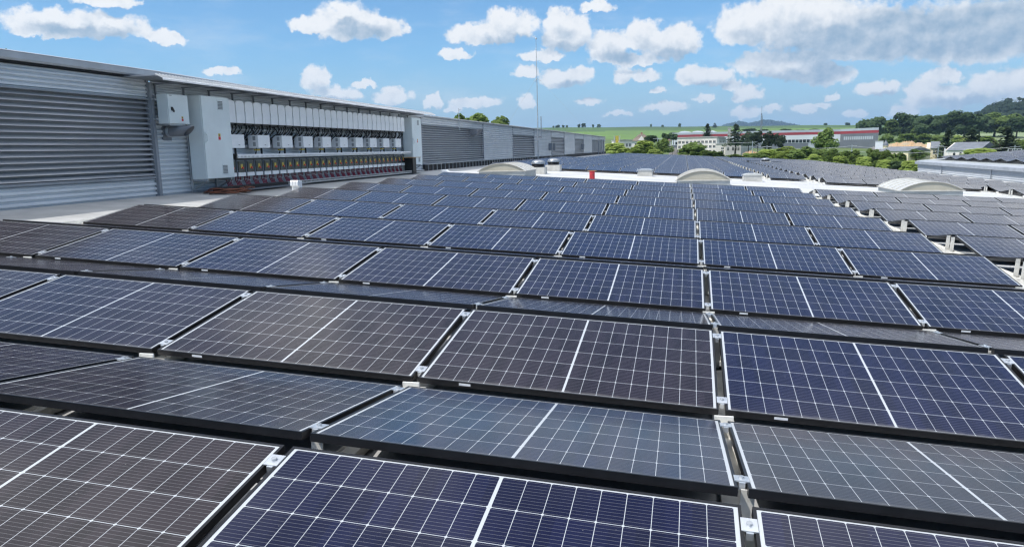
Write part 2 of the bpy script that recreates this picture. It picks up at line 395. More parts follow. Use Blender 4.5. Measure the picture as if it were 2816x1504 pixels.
# ------------------------------------------------------------------ solar panels
PW_, PD, GAP, TILT, G1, G2, PER = 1.722, 1.134, .0358, .147555, .1368, .1566, 2.53675
CT, ST = PD*math.cos(TILT), PD*math.sin(TILT)
RB = Matrix(((math.cos(math.atan(SX)), 0, -math.sin(math.atan(SX))), (0, 1, 0), (math.sin(math.atan(SX)), 0, math.cos(math.atan(SX))))).to_4x4()
def panel_geo(mb, with_frame=True, with_glass=True, T_=None, fm=0, gm=1, simple=False):
    a, b, t = PW_/2, PD/2, .012
    src = MB()
    if with_frame:
        if simple: src.box(-a, a, -b, b, -.035, -.004, fm)
        for x0, x1, y0, y1 in ((-a, a, -b, -b+t), (-a, a, b-t, b), (-a, -a+t, -b+t, b-t), (a-t, a, -b+t, b-t)):
            if simple: src.quad([(x0, y0, 0), (x1, y0, 0), (x1, y1, 0), (x0, y1, 0)], fm)
            else: src.box(x0, x1, y0, y1, -.035, 0, fm)
        if not simple: src.box(-a+t, a-t, -b+t, b-t, -.012, -.008, fm)
    if with_glass:
        z = -.003; A, B = a-t, b-t
        src.quad([(-A, -B, z), (A, -B, z), (A, B, z), (-A, B, z)], gm, [(t, t), (PW_-t, t), (PW_-t, PD-t), (t, PD-t)])
    n = len(mb.v); nf = len(mb.f)
    mb.v += [tuple(T_ @ Vector(p)) if T_ else p for p in src.v]
    mb.f += [tuple(n+i for i in f) for f in src.f]; mb.mi += src.mi
    for k, u in src.uv.items(): mb.uv[nf+k] = u
def one_mesh(name, **k):
    mb = MB(); panel_geo(mb, **k); return mb
ME_FRAME = one_mesh('f', with_glass=False).mesh('frame', ['frame'])
gm_ = MB(); panel_geo(gm_, with_frame=False, gm=0); ME_GLASS = gm_.mesh('glass_face', ['cell'])
ME_WHOLE = one_mesh('w').mesh('solar_panel', ['frame', 'cell'])
st = MB(); st.box(-.61, -.54, -.5685, -.567, -.022, -.008); ME_STICK = st.mesh('rating_sticker', ['white'])

def pmat(x0, y0, back):
    """panel whose left near corner stands at x0, y0; back rows lean away from the camera"""
    xc, yc = x0+PW_/2, y0+CT/2
    J = Matrix.Rotation(-TILT if back else TILT, 4, 'X')
    return Matrix.Translation((xc, yc, SX*xc+ST/2)) @ RB @ J
CP = PW_+GAP
plist = []   # (block, row, back, column, x0, y0)
def add_block(block, xs, j0, j1, back=True):
    for j in range(j0, j1+1):
        for c, x in enumerate(xs):
            plist.append((block, j, 0, c, x, j*PER))
            if back: plist.append((block, j, 1, c, x, j*PER+CT+G1))
XA = [c*CP+GAP/2 for c in range(-5, 2)]
XB = [3.98+c*CP for c in range(9)]
add_block('near', XA, 0, 9); add_block('right', XB, 0, 9)
add_block('side', [3.98+c*CP for c in range(5, 9)], 10, 13)
Y0F = 37.0; J0 = Y0F/PER
def add_far(block, xs, jj, n):
    for k in range(n):
        for c, x in enumerate(xs):
            plist.append((block, jj+k, 0, c, x, Y0F+(jj+k)*PER-0)); plist.append((block, jj+k, 1, c, x, Y0F+(jj+k)*PER+CT+G1))
add_far('far', [c*CP+GAP/2 for c in range(-6, 2)], 0, 27)
add_far('farmid', [3.98], 0, 27)
add_far('farright', [6.2+c*CP for c in range(6)], -1, 28)
# vent domes stand in small clearings
plist = [p for p in plist if not (p[0] == 'farright' and abs(p[4]+.8-7.9) < 1.0 and abs(p[5]+.5-77.7) < 1.0)]
plist = [p for p in plist if not (p[0] == 'far' and p[3] == 0 and p[5] > 62)]
def vis(p):
    T_ = pmat(p[4], p[5], p[2]); q = [proj(T_ @ Vector((sx*PW_/2, sy*PD/2, 0))) for sx, sy in ((-1, -1), (1, -1), (1, 1), (-1, 1))]
    if any(a is None for a in q):
        return (1e9 if p[0] == 'near' and any(a and 0 < a[0] < W0 and a[1] < H0+50 for a in q) else 0), 0
    xs = [a[0] for a in q]; ys = [a[1] for a in q]
    if max(xs) < 4 or min(xs) > W0-4 or min(ys) > H0-4: return 0, sum(xs)/4
    cx0, cx1 = max(0, min(xs)), min(W0, max(xs)); cy0, cy1 = max(0, min(ys)), min(H0, max(ys))
    ar = .5*abs(sum(q[i][0]*q[(i+1) % 4][1]-q[(i+1) % 4][0]*q[i][1] for i in range(4)))
    # sign tells which side of the panel is seen
    sg = sum(q[i][0]*q[(i+1) % 4][1]-q[(i+1) % 4][0]*q[i][1] for i in range(4))
    if sg > 0: return 0, sum(xs)/4
    # back rows behind the third ridge are hidden
    if p[2] and not (p[0] in ('near', 'right') and p[1] <= 1): return 0, sum(xs)/4
    return ar*max(.05, (cx1-cx0)/(max(xs)-min(xs)))*max(.05, (cy1-cy0)/(max(ys)-min(ys))), sum(xs)/4
sc = sorted(((vis(p), p) for p in plist), key=lambda t: -t[0][0])
indiv = [(v, p) for v, p in sc[:300] if v[0] > 0]
rest = [p for v, p in sc if (v, p) not in indiv] if False else [p for i, (v, p) in enumerate(sc) if not (i < 300 and v[0] > 0)]
rows = {}
for v, p in indiv: rows.setdefault((p[0], p[1], p[2]), []).append((p[4], p))
rng = random.Random(3)
BL = {'near': 'of large array', 'right': 'of array beyond gap', 'side': 'beside right skylight', 'far': 'of far field left', 'farmid': 'of far field middle', 'farright': 'of far field right'}
TINT = {('near', 0, 0): [1, 1, 1, .95, .12, .1, .1], ('near', 0, 1): [.5]*3+[.75, .35, .75, .8], ('near', 1, 0): [.9, .9, .7, .95, .8, .06, .06], ('near', 1, 1): [.7]*7, ('near', 2, 0): [.7, .75, .45, .4, .25, .15, .2], ('near', 3, 0): [.9, .45, .3, .2, .1, .1, .15]}
TINT[('near', 4, 0)] = [.9, .3, .25, .2, .15, .15, .1]
for key, lst in rows.items():
    lst.sort(); b, j, back = key
    for i, (x, p) in enumerate(lst):
        T_ = pmat(p[4], p[5], p[2])
        tl = TINT.get(key); tint = tl[p[3]] if tl and p[3] < len(tl) else (rng.random()*.5 if b in ('near', 'far') else .30+rng.random()*.5)  # greyer tint on the right-hand blocks stands in for reflected sky
        if p[3] == 0 and b == 'near': tint = max(tint, .85)  # brown tint paints the hall wall's reflection into the leftmost panels
        shade = 'brown-black' if tint > .7 else 'dark grey-blue' if tint > .35 else 'navy blue'
        rown = j+1 if b in ('near', 'right', 'farmid', 'far') else (j-9 if b == 'side' else j+2)
        lab = f"{shade} panel, {nth(i+1)} from left, {nth(rown)} {'rear-leaning' if back else 'front-facing'} row {BL[b]}"
        d = (T_.translation-CAM).length
        if d < 17:
            o = thing('solar_panel', lab, 'solar panel', group='solar panels on the factory roof'); o.matrix_world = T_
            f = inst('frame', ME_FRAME, o); g = inst('glass_face', ME_GLASS, o); g['tint'] = tint
            if d < 11 and not back and p[1] > 0: inst('rating_sticker', ME_STICK, o)
        else:
            o = inst('solar_panel', ME_WHOLE); o.matrix_world = T_; o['tint'] = tint
            tag(o, lab, 'solar panel', 'solar panels on the factory roof')
mb = MB()
for p in rest: panel_geo(mb, T_=pmat(p[4], p[5], p[2]), simple=True)
o = mb.build('solar_panel_field', ['frame', 'cellfar'])
tag(o, 'smallest dark solar panels filling the far end of the roof', 'solar panels', 'solar panels on the factory roof', 'stuff')

# clamps that hold two neighbouring panels
cm = MB(); cm.box(-.028, .028, -.035, .035, -.002, .004); cm.box(-.012, .012, -.04, .04, -.03, -.002)
ME_CL = cm.mesh('clamp_plate', ['alu'])
bm_ = MB(); bm_.tube([(0, 0, .004), (0, 0, .013)], .011, 6); ME_BO = bm_.mesh('bolt', ['galv'])
for j in range(0, 5):
    for back in (0, 1):
        if back and j > 1: continue
        for c in range(-4, 2):
            for e in (0, 1):
                T_ = pmat(c*CP+GAP/2, j*PER+(CT+G1 if back else 0), back) @ Matrix.Translation((-PW_/2-GAP/2, (PD/2-.11)*(1 if e else -1), 0))
                q = proj(T_.translation)
                if not q or not (0 < q[0] < W0 and 0 < q[1] < H0): continue
                o = thing('module_clamp', f"silver clamp, {'upper' if e != back else 'lower'} end, {nth(c+5)} seam, {nth(j+1)} {'rear-leaning' if back else 'front-facing'} row of large array", 'clamp', group='clamps between the panels')
                o.matrix_world = T_; inst('clamp_plate', ME_CL, o); inst('bolt', ME_BO, o)

# rails on the deck under every seam, with posts at the ridges
pm = MB(); pm.prism([(-.028, 0), (.028, 0), (.04, ST+.06), (-.012, ST+.06)], 1, -.003, .003); pm.box(-.05, .05, -.05, .05, -.004, 0); ME_POST = pm.mesh('post', ['post'])
fm_ = MB(); fm_.box(-.06, .06, -.085, .085, 0, .03); fm_.box(-.05, .05, -.006, .006, .03, .085); ME_FOOT = fm_.mesh('foot', ['post'])
def rail(x, y0, y1, js, label, wide=.05, yoff=0):
    o = thing('mounting_rail', label, 'rail', (x, y0, rz(x)), 0, 'rails under the panels')
    mb = MB(); mb.box(-wide, wide, 0, y1-y0, .004, .03); mb.box(-wide, -wide+.004, 0, y1-y0, .03, .05); mb.box(wide-.004, wide, 0, y1-y0, .03, .05); mb.build('rail', 'post', o)
    for j in js:
        yb = yoff+j*PER
        inst('post', ME_POST, o, (.0, yb+CT-.05-y0, .03)); inst('post', ME_POST, o, (.012, yb+CT+G1+.05-y0, .03)); inst('foot', ME_FOOT, o, (0, yb-G2/2-y0, .03))
for c in range(-4, 2): rail(c*CP, -1.2, 25.3, range(0, 4), f"pale rail under the {nth(c+5)} seam from the array's left edge")
rail(3.44, -.2, 25.3, range(0, 10), 'pale rail and posts along the right end of the large array')
rail(3.93, -.2, 25.3, range(0, 10), 'pale rail and posts at the left end of the array right of the gap')
rail(-8.84, -.2, 25.3, range(0, 10), 'pale rail along the left end of the large array')
rail(3.44, Y0F-.2, 106, range(0, 14), 'pale rail with posts along the gap in the far field', .06, Y0F)
rail(3.93, Y0F-.2, 106, range(0, 14), 'pale rail beside the right row ends of the far gap', .06, Y0F)
rail(6.05, Y0F-2.7, 60, range(-1, 4), 'short pale rail and posts at the second gap of the far field', .06, Y0F)
rail(12.68, 25.2, 34.6, range(0, 4), 'pale rail and posts right of the third skylight', .06, 10*PER)

# black cables drooping under the front ridges
rng = random.Random(5)
for k, (x0, x1, y) in enumerate([(-2.6, -.9, 1.17), (-1.5, 0.6, 1.24), (-.4, 1.6, 1.2), (0.3, 2.2, 1.22), (-4.4, -2.2, 1.2)]):
    mb = MB(); n = 18
    for s_ in range(2):
        pts = []; ph = rng.random()*6
        for i in range(n+1):
            t = i/n; x = x0+(x1-x0)*t
            pts.append((x, y+.05*math.sin(t*7+ph)+.02*s_, rz(x)+.02+.09*abs(math.sin(t*4.4+ph))+.015*s_))
        mb.tube(pts, .006, 5)
    o = mb.build('cable', 'black', smooth=True)
    tag(o, ['black cable loops left of the near front seam', 'black cables sagging below the second away-leaning panel', 'black cables hanging near the middle of the front gap', 'black cables at the right end of the front gap', 'black cables at the far left of the front gap'][k], 'cable', 'cables under the panels')
mb = MB()
mb.box(1.02, 1.2, 1.18, 1.25, -.02-.05, .02-.05)
o = mb.build('junction_box', 'black', bevel=.01); tag(o, 'small black optimiser box hanging under the front ridge among cables', 'junction box')

# perforated tray along the left row ends
o = thing('cable_tray', 'cream perforated cable tray on the deck by the left row ends', 'cable tray', (-9.12, 2, rz(-9.12)))
mb = MB(); mb.box(-.22, .22, 0, 23, .02, .035); mb.box(-.22, -.21, 0, 23, .035, .075); mb.box(.21, .22, 0, 23, .035, .075); mb.build('tray', 'post', o)
mb = MB()
for i in range(190):
    for k in range(4): mb.quad([(-.17+k*.1+a, .06+i*.12+b_, .0365) for a, b_ in ((0, 0), (.045, 0), (.045, .05), (0, .05))])
tag(mb.build('holes', 'dark', o), kind='stuff')

# ------------------------------------------------------------------ the taller hall on the left
XW = -11.75
D0 = rz(XW)
hall = thing('tall_hall', 'taller corrugated metal hall with louvers along the left of the roof', 'building', (XW, 0, D0))
Z_TOP = 2.52
def corr(y0, y1, z0, z1, pitch=.1, dep=.028, x=0):
    mb = MB(); z = z0; prof = []
    while z < z1-1e-6:
        for f_, dd in ((0, 0), (.28, 0), (.40, dep), (.75, dep)):
            if z+f_*pitch < z1: prof.append((dd, z+f_*pitch))
        z += pitch
    prof.append((0, z1))
    for a, b_ in zip(prof, prof[1:]): mb.quad([(x+a[0], y0, a[1]), (x+a[0], y1, a[1]), (x+b_[0], y1, b_[1]), (x+b_[0], y0, b_[1])])
    return mb
def louver(y0, y1, z0, z1, pitch):
    o = MB(); o.box(-.20, -.17, y0, y1, z0, z1); o = o.build('louver', 'dark', hall)
    mb = MB(); z = z0+pitch*.15
    while z < z1-.03:
        mb.prism([(-.022, z+pitch*.47), (-.014, z+pitch*.50), (.038, z+pitch*.16), (.05, z+pitch*.03), (.042, z+pitch*.02), (.03, z+pitch*.13)], 1, y0, y1); z += pitch
    # prism with axis 1 takes (x, z)
    b = mb.build('blades', 'blade', o)
    mb = MB(); mb.box(-.06, .06, y0, y1, z0-.05, z0); mb.box(-.06, .075, y0, y1, z1, z1+.03); mb.build('frame', 'trim', o)
    return o
corr(-14, 12.84, 2.12, Z_TOP, .088, .035).build('cladding', 'clad', hall)
corr(-14, 12.84, 0.0, .39, .105, .045).build('cladding', 'clad', hall)
louver(-14, 12.84, .44, 2.09, .110)
corr(12.96, 29.9, 0, Z_TOP, .105, .045).build('cladding', 'clad', hall)
segs = [29.9, 40.3, 47.9, 55.2, 62.8, 70.0, 77.2, 84.2, 92.2, 100, 108.3]
lv = [1, 0, 1, 0, 1, 0, 1, 0, 1, 1]
for i, (a, b_) in enumerate(zip(segs, segs[1:])):
    a += .08; b_ -= .0
    if lv[i]:
        top = 2.02 if i == 0 else 1.85
        corr(a, b_, top+.03, 2.42, .12, .05).build('cladding', 'cladl', hall); louver(a, b_, .34, top, .105 if i == 0 else .13)
    else: corr(a, b_, .28, 2.42, .12, .05).build('cladding', 'cladl', hall)
    mb = MB(); mb.box(-.03, .05, a-.08, a, 0, 2.43); mb.build('corner_trim', 'trim', hall)
mb = MB(); mb.box(-.03, .05, 12.84, 12.90, 0, Z_TOP); mb.prism([(.05, 12.86), (.10, 12.865), (.10, 12.95), (.05, 12.96)], 2, 0, Z_TOP-.05); mb.build('corner_trim', 'trim', hall)
mb = MB(); mb.box(-.02, .16, 29.95, 108.3, .0, .27); mb.build('base_upstand', 'dark', hall)
mb = MB(); mb.box(-.02, .22, 30, 70, .275, .30)
for y in np.arange(30.3, 70, .6): mb.box(.165, .2, y, y+.02, 0, .27)
mb.build('base_flashing', 'galv', hall)
mb = MB(); mb.box(-30, -.12, -14, 108.3, -9.4, 2.38); mb.build('inner_wall', 'trim', hall)
# roof sheet with a zig-zag edge
mb = MB(); n = 430
ys = [30+78.3*i/n for i in range(n+1)]
for i in range(n):
    h = [.0, .035, .035, .0]
    y0, dy_ = ys[i], ys[1]-ys[0]
    yy = [y0, y0+.3*dy_, y0+.6*dy_, y0+dy_]
    for k in range(3): mb.quad([(.16, yy[k], 2.435+h[k]), (.16, yy[k+1], 2.435+h[k+1]), (-8, yy[k+1], 2.7+h[k+1]), (-8, yy[k], 2.7+h[k])])
    mb.quad([(.155, y0, 2.405), (.155, y0+dy_, 2.405), (.155, y0+dy_, 2.436), (.155, y0, 2.436)])
mb.build('roof', 'gutter', hall)
mb = MB(); mb.box(-.1, .155, 30, 108.3, 2.395, 2.405); mb.build('eaves', 'trim', hall)
mb = MB()
mb.prism([(-.3, 2.56), (.13, 2.565), (.15, 2.60), (.15, 2.71), (.16, 2.715), (.10, 2.735), (-.3, 2.80)], 1, -14, 13.2); mb.build('gutter', 'gutter', hall)
mb = MB(); mb.box(-.1, .08, -14, 13.2, 2.52, 2.56); mb.build('eaves', 'dark', hall)
# second length of gutter falls gently behind the little canopy
mb = MB()
A = [(-.3, 2.56), (.13, 2.565), (.15, 2.60), (.15, 2.71), (.10, 2.735), (-.3, 2.80)]
for s0, s1, d0, d1 in ((13.2, 30, 0, -.22),):
    n0 = len(mb.v); k = len(A)
    mb.v += [(x, s0+.002, z+d0) for x, z in A]+[(x, s1, z+d1) for x, z in A]
    for i in range(k): mb.f.append((n0+i, n0+(i+1) % k, n0+k+(i+1) % k, n0+k+i)); mb.mi.append(0)
    mb.f.append(tuple(n0+k+i for i in range(k))); mb.mi.append(0)
mb.build('gutter', 'gutter', hall)
# canopy over the inverters
can = thing('canopy', 'long narrow clear-edged rain canopy above the inverter row', 'canopy', (XW, 12.15, D0))
mb = MB(); L_ = 17.0
for i in range(170):
    y0 = i*.1; f_ = lambda y: 2.52-.055*y/L_
    for x0, x1, dz0, dz1 in ((.82, 1.0, .03, -.06),):
        for q0, q1, z0, z1 in ((0, .04, 0, .02), (.04, .06, .02, .02), (.06, .1, .02, 0)):
            mb.quad([(x0, y0+q0, f_(y0)+z0+dz0), (x0, y0+q1, f_(y0)+z1+dz0), (x1, y0+q1, f_(y0)+z1+dz1), (x1, y0+q0, f_(y0)+z0+dz1)])
mb.build('clear_sheet', 'pc', can)
mb = MB(); mb.prism([(2.535, 0), (2.485, L_), (2.465, L_), (2.515, 0)][::-1], 0, .0, .82)
n = mb.v; mb.v = [(x, z, y) for x, y, z in n]
mb.build('inner_sheet', 'trim', can)
mb = MB(); mb.box(1.0, 1.012, 0, L_, 2.425, 2.47)
mb.v = [(x, y, z-.055*y/L_) for x, y, z in mb.v]; mb.build('edge_strip', 'pc', can)
for y in np.arange(.9, 16.9, .95):
    mb = MB(); mb.box(.03, .80, y, y+.03, 2.43-.05*y/L_, 2.46-.05*y/L_); mb.box(.05, .09, y, y+.03, 2.2, 2.43-.05*y/L_); mb.build('bracket', 'trim', can)

# ------------------------------------------------------------------ electrical equipment
def eq(name, label, cat, y, z, group=None): return thing(name, label, cat, (XW, y, D0+z), 0, group)
def sticker(parent, x, y, z, s=.1):
    mb = MB(); mb.box(x, x+.002, y, y+s*.8, z, z+s*.6, 0); mb.box(x, x+.002, y, y+s*.8, z-s*.75, z-.006, 1)
    mb.box(x, x+.001, y-s*.45, y-.004, z-s*.7, z+s*.5, 2); mb.prism([(y+s*.2, z+s*.1), (y+s*.6, z+s*.1), (y+s*.4, z+s*.5)], 0, x+.002, x+.003, 3)
    return mb.build('warning_sticker', ['yellow', 'red', 'white', 'black'], parent)
def vents(parent, x, y, z, wdt, hgt, n=6):
    mb = MB(); mb.box(x, x+.006, y, y+wdt, z, z+hgt, 0)
    for i in range(n):
        zz = z+.02+(hgt-.04)*i/n; mb.prism([(x+.006, zz), (x+.016, zz+.004), (x+.006, zz+(hgt-.04)/n*.75)], 1, y+.02, y+wdt-.02, 1)
    return mb.build('vent_grille', ['cab', 'grille'], parent)
# wall box
o = eq('wall_box', 'pale grey steel wall box with black latch left of the tall cabinet', 'electrical box', 12.95, 1.58)
mb = MB(); mb.box(.17, .42, 0, .67, 0, .64); mb.build('body', 'cab', o, bevel=.008)
mb = MB(); mb.box(.422, .45, .004, .666, .004, .636); mb.build('door', 'cab', o, bevel=.006)
mb = MB(); mb.box(.45, .47, .08, .12, .28, .36); mb.prism([(.08, .30), (.16, .25), (.17, .28), (.11, .36)], 0, .452, .475); mb.build('latch', 'black', o)
sticker(o, .451, .40, .12, .075)
mb = MB()
for zz in (.08, .5): mb.box(.03, .17, -.06, .0, zz, zz+.04)
mb.box(.2, .4, .05, .55, -.03, 0); mb.build('mounting_bracket', 'galv', o)
mb = MB(); mb.box(.451, .452, .05, .14, .60, .615); mb.build('name_plate', 'grille', o)
# tall cabinets
def cabinet(y, label, w=1.08, flip=False):
    o = eq('switch_cabinet', label, 'cabinet', y, .32, 'tall cabinets at the ends of the inverter bank')
    mb = MB(); mb.box(.14, .52, 0, w, 0, 1.93); mb.build('body', 'cab', o, bevel=.008)
    mb = MB(); mb.box(.522, .55, .006, w-.006, .006, 1.925); mb.build('door', 'cab', o, bevel=.007)
    vents(o, .551, w*.55, 1.62, .22, .24); vents(o, .551, w*.55, .1, .22, .24)
    mb = MB(); mb.tube([(.555, .04, .86), (.60, .045, .9), (.60, .05, 1.02), (.555, .055, 1.08)], .014, 8); mb.box(.551, .56, .02, .09, .84, 1.1); mb.build('handle', 'cab', o)
    sticker(o, .552, w*.5, 1.0, .11)
    mb = MB()
    for yy in (.05, w-.1):
        mb.box(.14, .50, yy, yy+.05, -.05, 0); mb.tube([(.48, yy+.025, -.05), (.06, yy+.025, -.27)], .02, 4); mb.box(.05, .09, yy, yy+.05, -.3, 1.9)
    mb.build('support_frame', 'galv', o)
    return o
cabinet(13.95, 'tall pale cabinet with yellow and red sticker, left of the inverters')
cabinet(27.47, 'tall pale cabinet at the far right end of the inverters')
# exhaust pipe
o = eq('exhaust_pipe', 'grey exhaust pipe with slanted open end below the wall box', 'pipe', 13.32, 1.42)
mb = MB(); mb.box(.02, .05, -.12, .16, -.2, .12); mb.build('wall_plate', 'pipe', o)
mb = MB(); seg = 20; rr = .115
ring = lambda x, sl: [(x+sl*math.sin(2*math.pi*k/seg), .02+rr*math.cos(2*math.pi*k/seg), rr*math.sin(2*math.pi*k/seg)) for k in range(seg)]
n0 = 0; mb.v += ring(.05, 0)+ring(.62, .12)+[(x, .02+(y-.02)*.88, z*.88) for x, y, z in ring(.62, .12)]+[(x, .02+(y-.02)*.88, z*.88) for x, y, z in ring(.3, 0)]
for a in range(3):
    for k in range(seg): mb.f.append((a*seg+k, a*seg+(k+1) % seg, (a+1)*seg+(k+1) % seg, (a+1)*seg+k)); mb.mi.append(0)
mb.build('tube', 'pipe', o, smooth=True)
mb = MB(); mb.tube([(.1, .02, 0), (.16, .02, 0)], .128, 20); mb.build('collar', 'galv', o)
# inverters
iy0, ip = 15.05, .3955
rng = random.Random(2)
im = MB(); W_ = .355
im.prism([(.0, 0), (W_, 0), (W_, .49), (W_-.02, .525), (W_-.07, .543), (W_*.5, .55), (.07, .543), (.02, .525), (0, .49)], 0, .18, .455)
ME_INV = im.mesh('body', ['white'])
l2 = MB(); l2.box(.456, .459, .015, W_-.015, .025, .22); l2.box(.456, .462, 0.0, .02, .22, .3); ME_LOW = l2.mesh('lower_cover', ['white'])
l3 = MB(); l3.box(.2, .42, .03, W_-.03, -.05, 0); ME_CON = l3.mesh('connector_strip', ['black'])
def cabs(seed):
    r_ = random.Random(seed); mb = MB()
    for k in range(4):
        y = .06+.08*k; y2 = y+r_.uniform(-.12, .12); x = r_.uniform(.25, .38)
        mb.tube([(x, y, -.04), (x+.02, y, -.12), (x-.03, (y+y2)/2, -.2-.05*r_.random()), (x-.12, y2, -.3), (.08, y2, -.42)], .016, 5)
    return mb.mesh('cables', ['black'], True)
ME_CAB = [cabs(s_) for s_ in range(4)]
for i in range(30):
    o = eq('inverter', f"white wall inverter, {nth(i+1)} from the tall left cabinet" if i else 'white wall inverter half hidden behind the tall left cabinet', 'inverter', iy0+i*ip, 1.67, 'white inverters in one row on the wall')
    inst('body', ME_INV, o); inst('lower_cover', ME_LOW, o); inst('connector_strip', ME_CON, o); inst('cables', ME_CAB[i % 4], o)
# combiner boxes
cb = MB(); cb.box(.16, .455, 0, .57, 0, .335); ME_CB = cb.mesh('body', ['white'])
cb = MB()
for zz in (.05, .2):
    for k in range(4): cb.box(.30, .38, -.004, 0, zz+k*.027, zz+k*.027+.019)
ME_CBV = cb.mesh('side_vent', ['grille'])
cb = MB(); cb.box(.456, .458, .3, .37, .07, .085); ME_CBL = cb.mesh('name_plate', ['grille'])
cb = MB(); cb.tube([(.3, .38, 0), (.3, .38, -.22)], .028, 8); cb.tube([(.3, .15, 0), (.28, .15, -.1), (.2, .2, -.22)], .02, 6); cb.tube([(.3, .1, .33), (.3, .04, .45), (.2, .0, .6)], .018, 6); ME_CBC = cb.mesh('conduit', ['black'])
cb = MB(); cb.box(.26, .36, .08, .22, -.07, -.03); ME_CBT = cb.mesh('cable_tag', ['yellow'])
for i in range(10):
    o = eq('combiner_box', f"white square box below the inverters, {nth(i+1)} from the tall left cabinet", 'electrical box', 15.13+1.1925*i, 1.045, 'white square boxes below the inverters')
    inst('body', ME_CB, o); inst('side_vent', ME_CBV, o); inst('name_plate', ME_CBL, o); inst('conduit', ME_CBC, o)
    if i: inst('cable_tag', ME_CBT, o)
# cable duct
o = eq('cable_duct', 'long pale slotted cable duct above the switch boxes', 'cable duct', 15.2, .79)
mb = MB(); mb.box(.3, .56, 0, 12.0, 0, .095); mb.box(.05, .3, 0, 12, .0, .02); mb.build('duct', 'white', o)
mb = MB()
for i in range(200): mb.box(.56, .562, .02+i*.06, .045+i*.06, .012, .055)
tag(mb.build('slots', 'grille', o), kind='stuff')
mb = MB(); mb.box(.3, .55, -.06, 0, -.02, .11); mb.build('end_cap', 'black', o)
# isolator boxes
b1 = MB(); b1.box(.2, .44, 0, .33, 0, .41); ME_S1 = b1.mesh('housing', ['trim'])
b2 = MB(); b2.box(.441, .465, .03, .30, .105, .385); ME_S2 = b2.mesh('smoked_cover', ['smoke'])
b3 = MB(); b3.box(.441, .47, .01, .32, .0, .095); ME_S3 = b3.mesh('lower_cover', ['white'])
b4 = MB(); b4.box(.4655, .468, .12, .215, .2, .31, 0); b4.box(.468, .49, .165, .215, .19, .235, 1); ME_S4 = b4.mesh('switch', ['yellow', 'red'])
b4 = MB()
for k in range(4): b4.tube([(.33, .06+k*.07, 0), (.33, .06+k*.07, -.1), (.36, .09+k*.05, -.2), (.38, .05+k*.1, -.28)], .012, 5, 0)
b4.tube([(.36, .02, -.06), (.40, .2, -.12), (.36, .36, -.06)], .007, 5, 1)
ME_S5 = b4.mesh('cables', ['redc', 'white'], True)
for i in range(30):
    o = eq('isolator_box', f"isolator box with smoked window and yellow switch, {nth(i+1)} from the tall left cabinet", 'switch box', 14.92+i*ip, .33, 'isolator boxes with yellow switches under the duct')
    inst('housing', ME_S1, o); inst('smoked_cover', ME_S2, o); inst('lower_cover', ME_S3, o); inst('switch', ME_S4, o); inst('cables', ME_S5, o)
# struts behind the equipment
for k, zz in enumerate((1.5, 1.08, .58)):
    o = eq('support_rail', ['galvanised strut along the lower edge of the inverters', 'galvanised strut along the square boxes', 'galvanised strut behind the isolator boxes'][k], 'rail', 15.05, zz, 'struts behind the inverter bank')
    mb = MB(); mb.box(.05, .14, 0, 12.3, 0, .045); mb.build('strut', 'galv', o)
# long tray at the wall foot
o = eq('base_tray', 'grey slotted cable tray along the wall foot below the isolator boxes', 'cable tray', 15.0, .0)
mb = MB(); mb.box(.35, .75, 0, 13.2, .03, .045); mb.box(.74, .75, 0, 13.2, .045, .12); mb.build('tray', 'galv', o)
mb = MB()
for i in range(165): mb.box(.751, .753, i*.08, i*.08+.045, .06, .10)
tag(mb.build('slots', 'dark', o), kind='stuff')
o = eq('mesh_tray', 'loose dark mesh tray lying on the deck by the wall', 'cable tray', 14.6, .02)
mb = MB()
for i in range(14): mb.box(.9+i*.03, .905+i*.03, 0, 2.6, .02, .026)
for i in range(27): mb.box(.9, 1.3, i*.1, i*.1+.006, .026, .032)
mb.build('mesh', 'trim', o)
mb = MB(); mb.box(.62, .86, -.6, 2.4, .0, .10); mb.build('side_tray', 'dark', o)
# black box and plank at the far end of the duct
o = eq('black_cabinet', 'black box below the duct end beside the far cabinet', 'box', 26.75, 0)
mb = MB(); mb.box(.42, .8, 0, .38, 0, .62); mb.build('body', 'black', o, bevel=.01)
mb = MB(); mb.box(.3, .95, -.3, .55, .625, .645); mb.build('wooden_board', 'board', o)
# orange cable coil
mb = MB(); rng = random.Random(9)
for k in range(9):
    rx, ry = rng.uniform(.28, .5), rng.uniform(.22, .4); cx, cy = rng.uniform(-.08, .08), rng.uniform(-.1, .1)
    pts = [(cx+rx*math.cos(t*.2618), (cy+ry*math.sin(t*.2618))*2.0, .03+.012*k+.02*math.sin(t*.7+k)) for t in range(25)]
    mb.tube(pts, .014, 5)
o = mb.build('cable_coil', 'orange', smooth=True); o.location = (-11.0, 14.5, rz(-11.0)); tag(o, 'rusty orange cable coiled on the deck under the tall cabinet', 'cable')
# small white hood by the left end of the sixth row
o = thing('ribbed_hood', 'small white three-ribbed box standing at the left row ends', 'box', (-8.95, 13.95, rz(-8.95)+.14)); o.scale = (.62, .62, .66)
mb = MB(); mb.box(-.16, .16, .02, .22, .0, .43); mb.build('back_box', 'white', o, bevel=.01)
for k in range(3):
    mb = MB(); mb.prism([(.02, .25), (.02, .44), (-.04, .44), (-.075, .40), (-.085, .25)], 0, -.155+k*.107, -.065+k*.107); mb.build('rib', 'white', o)
mb = MB(); mb.box(-.1, .1, .24, .34, 0, .1)
o = mb.build('loose_block', 'curb', bevel=.01); o.location = (-9.3, 16.4, rz(-9.3)); tag(o, 'small grey block on the deck near the left row ends', 'block')

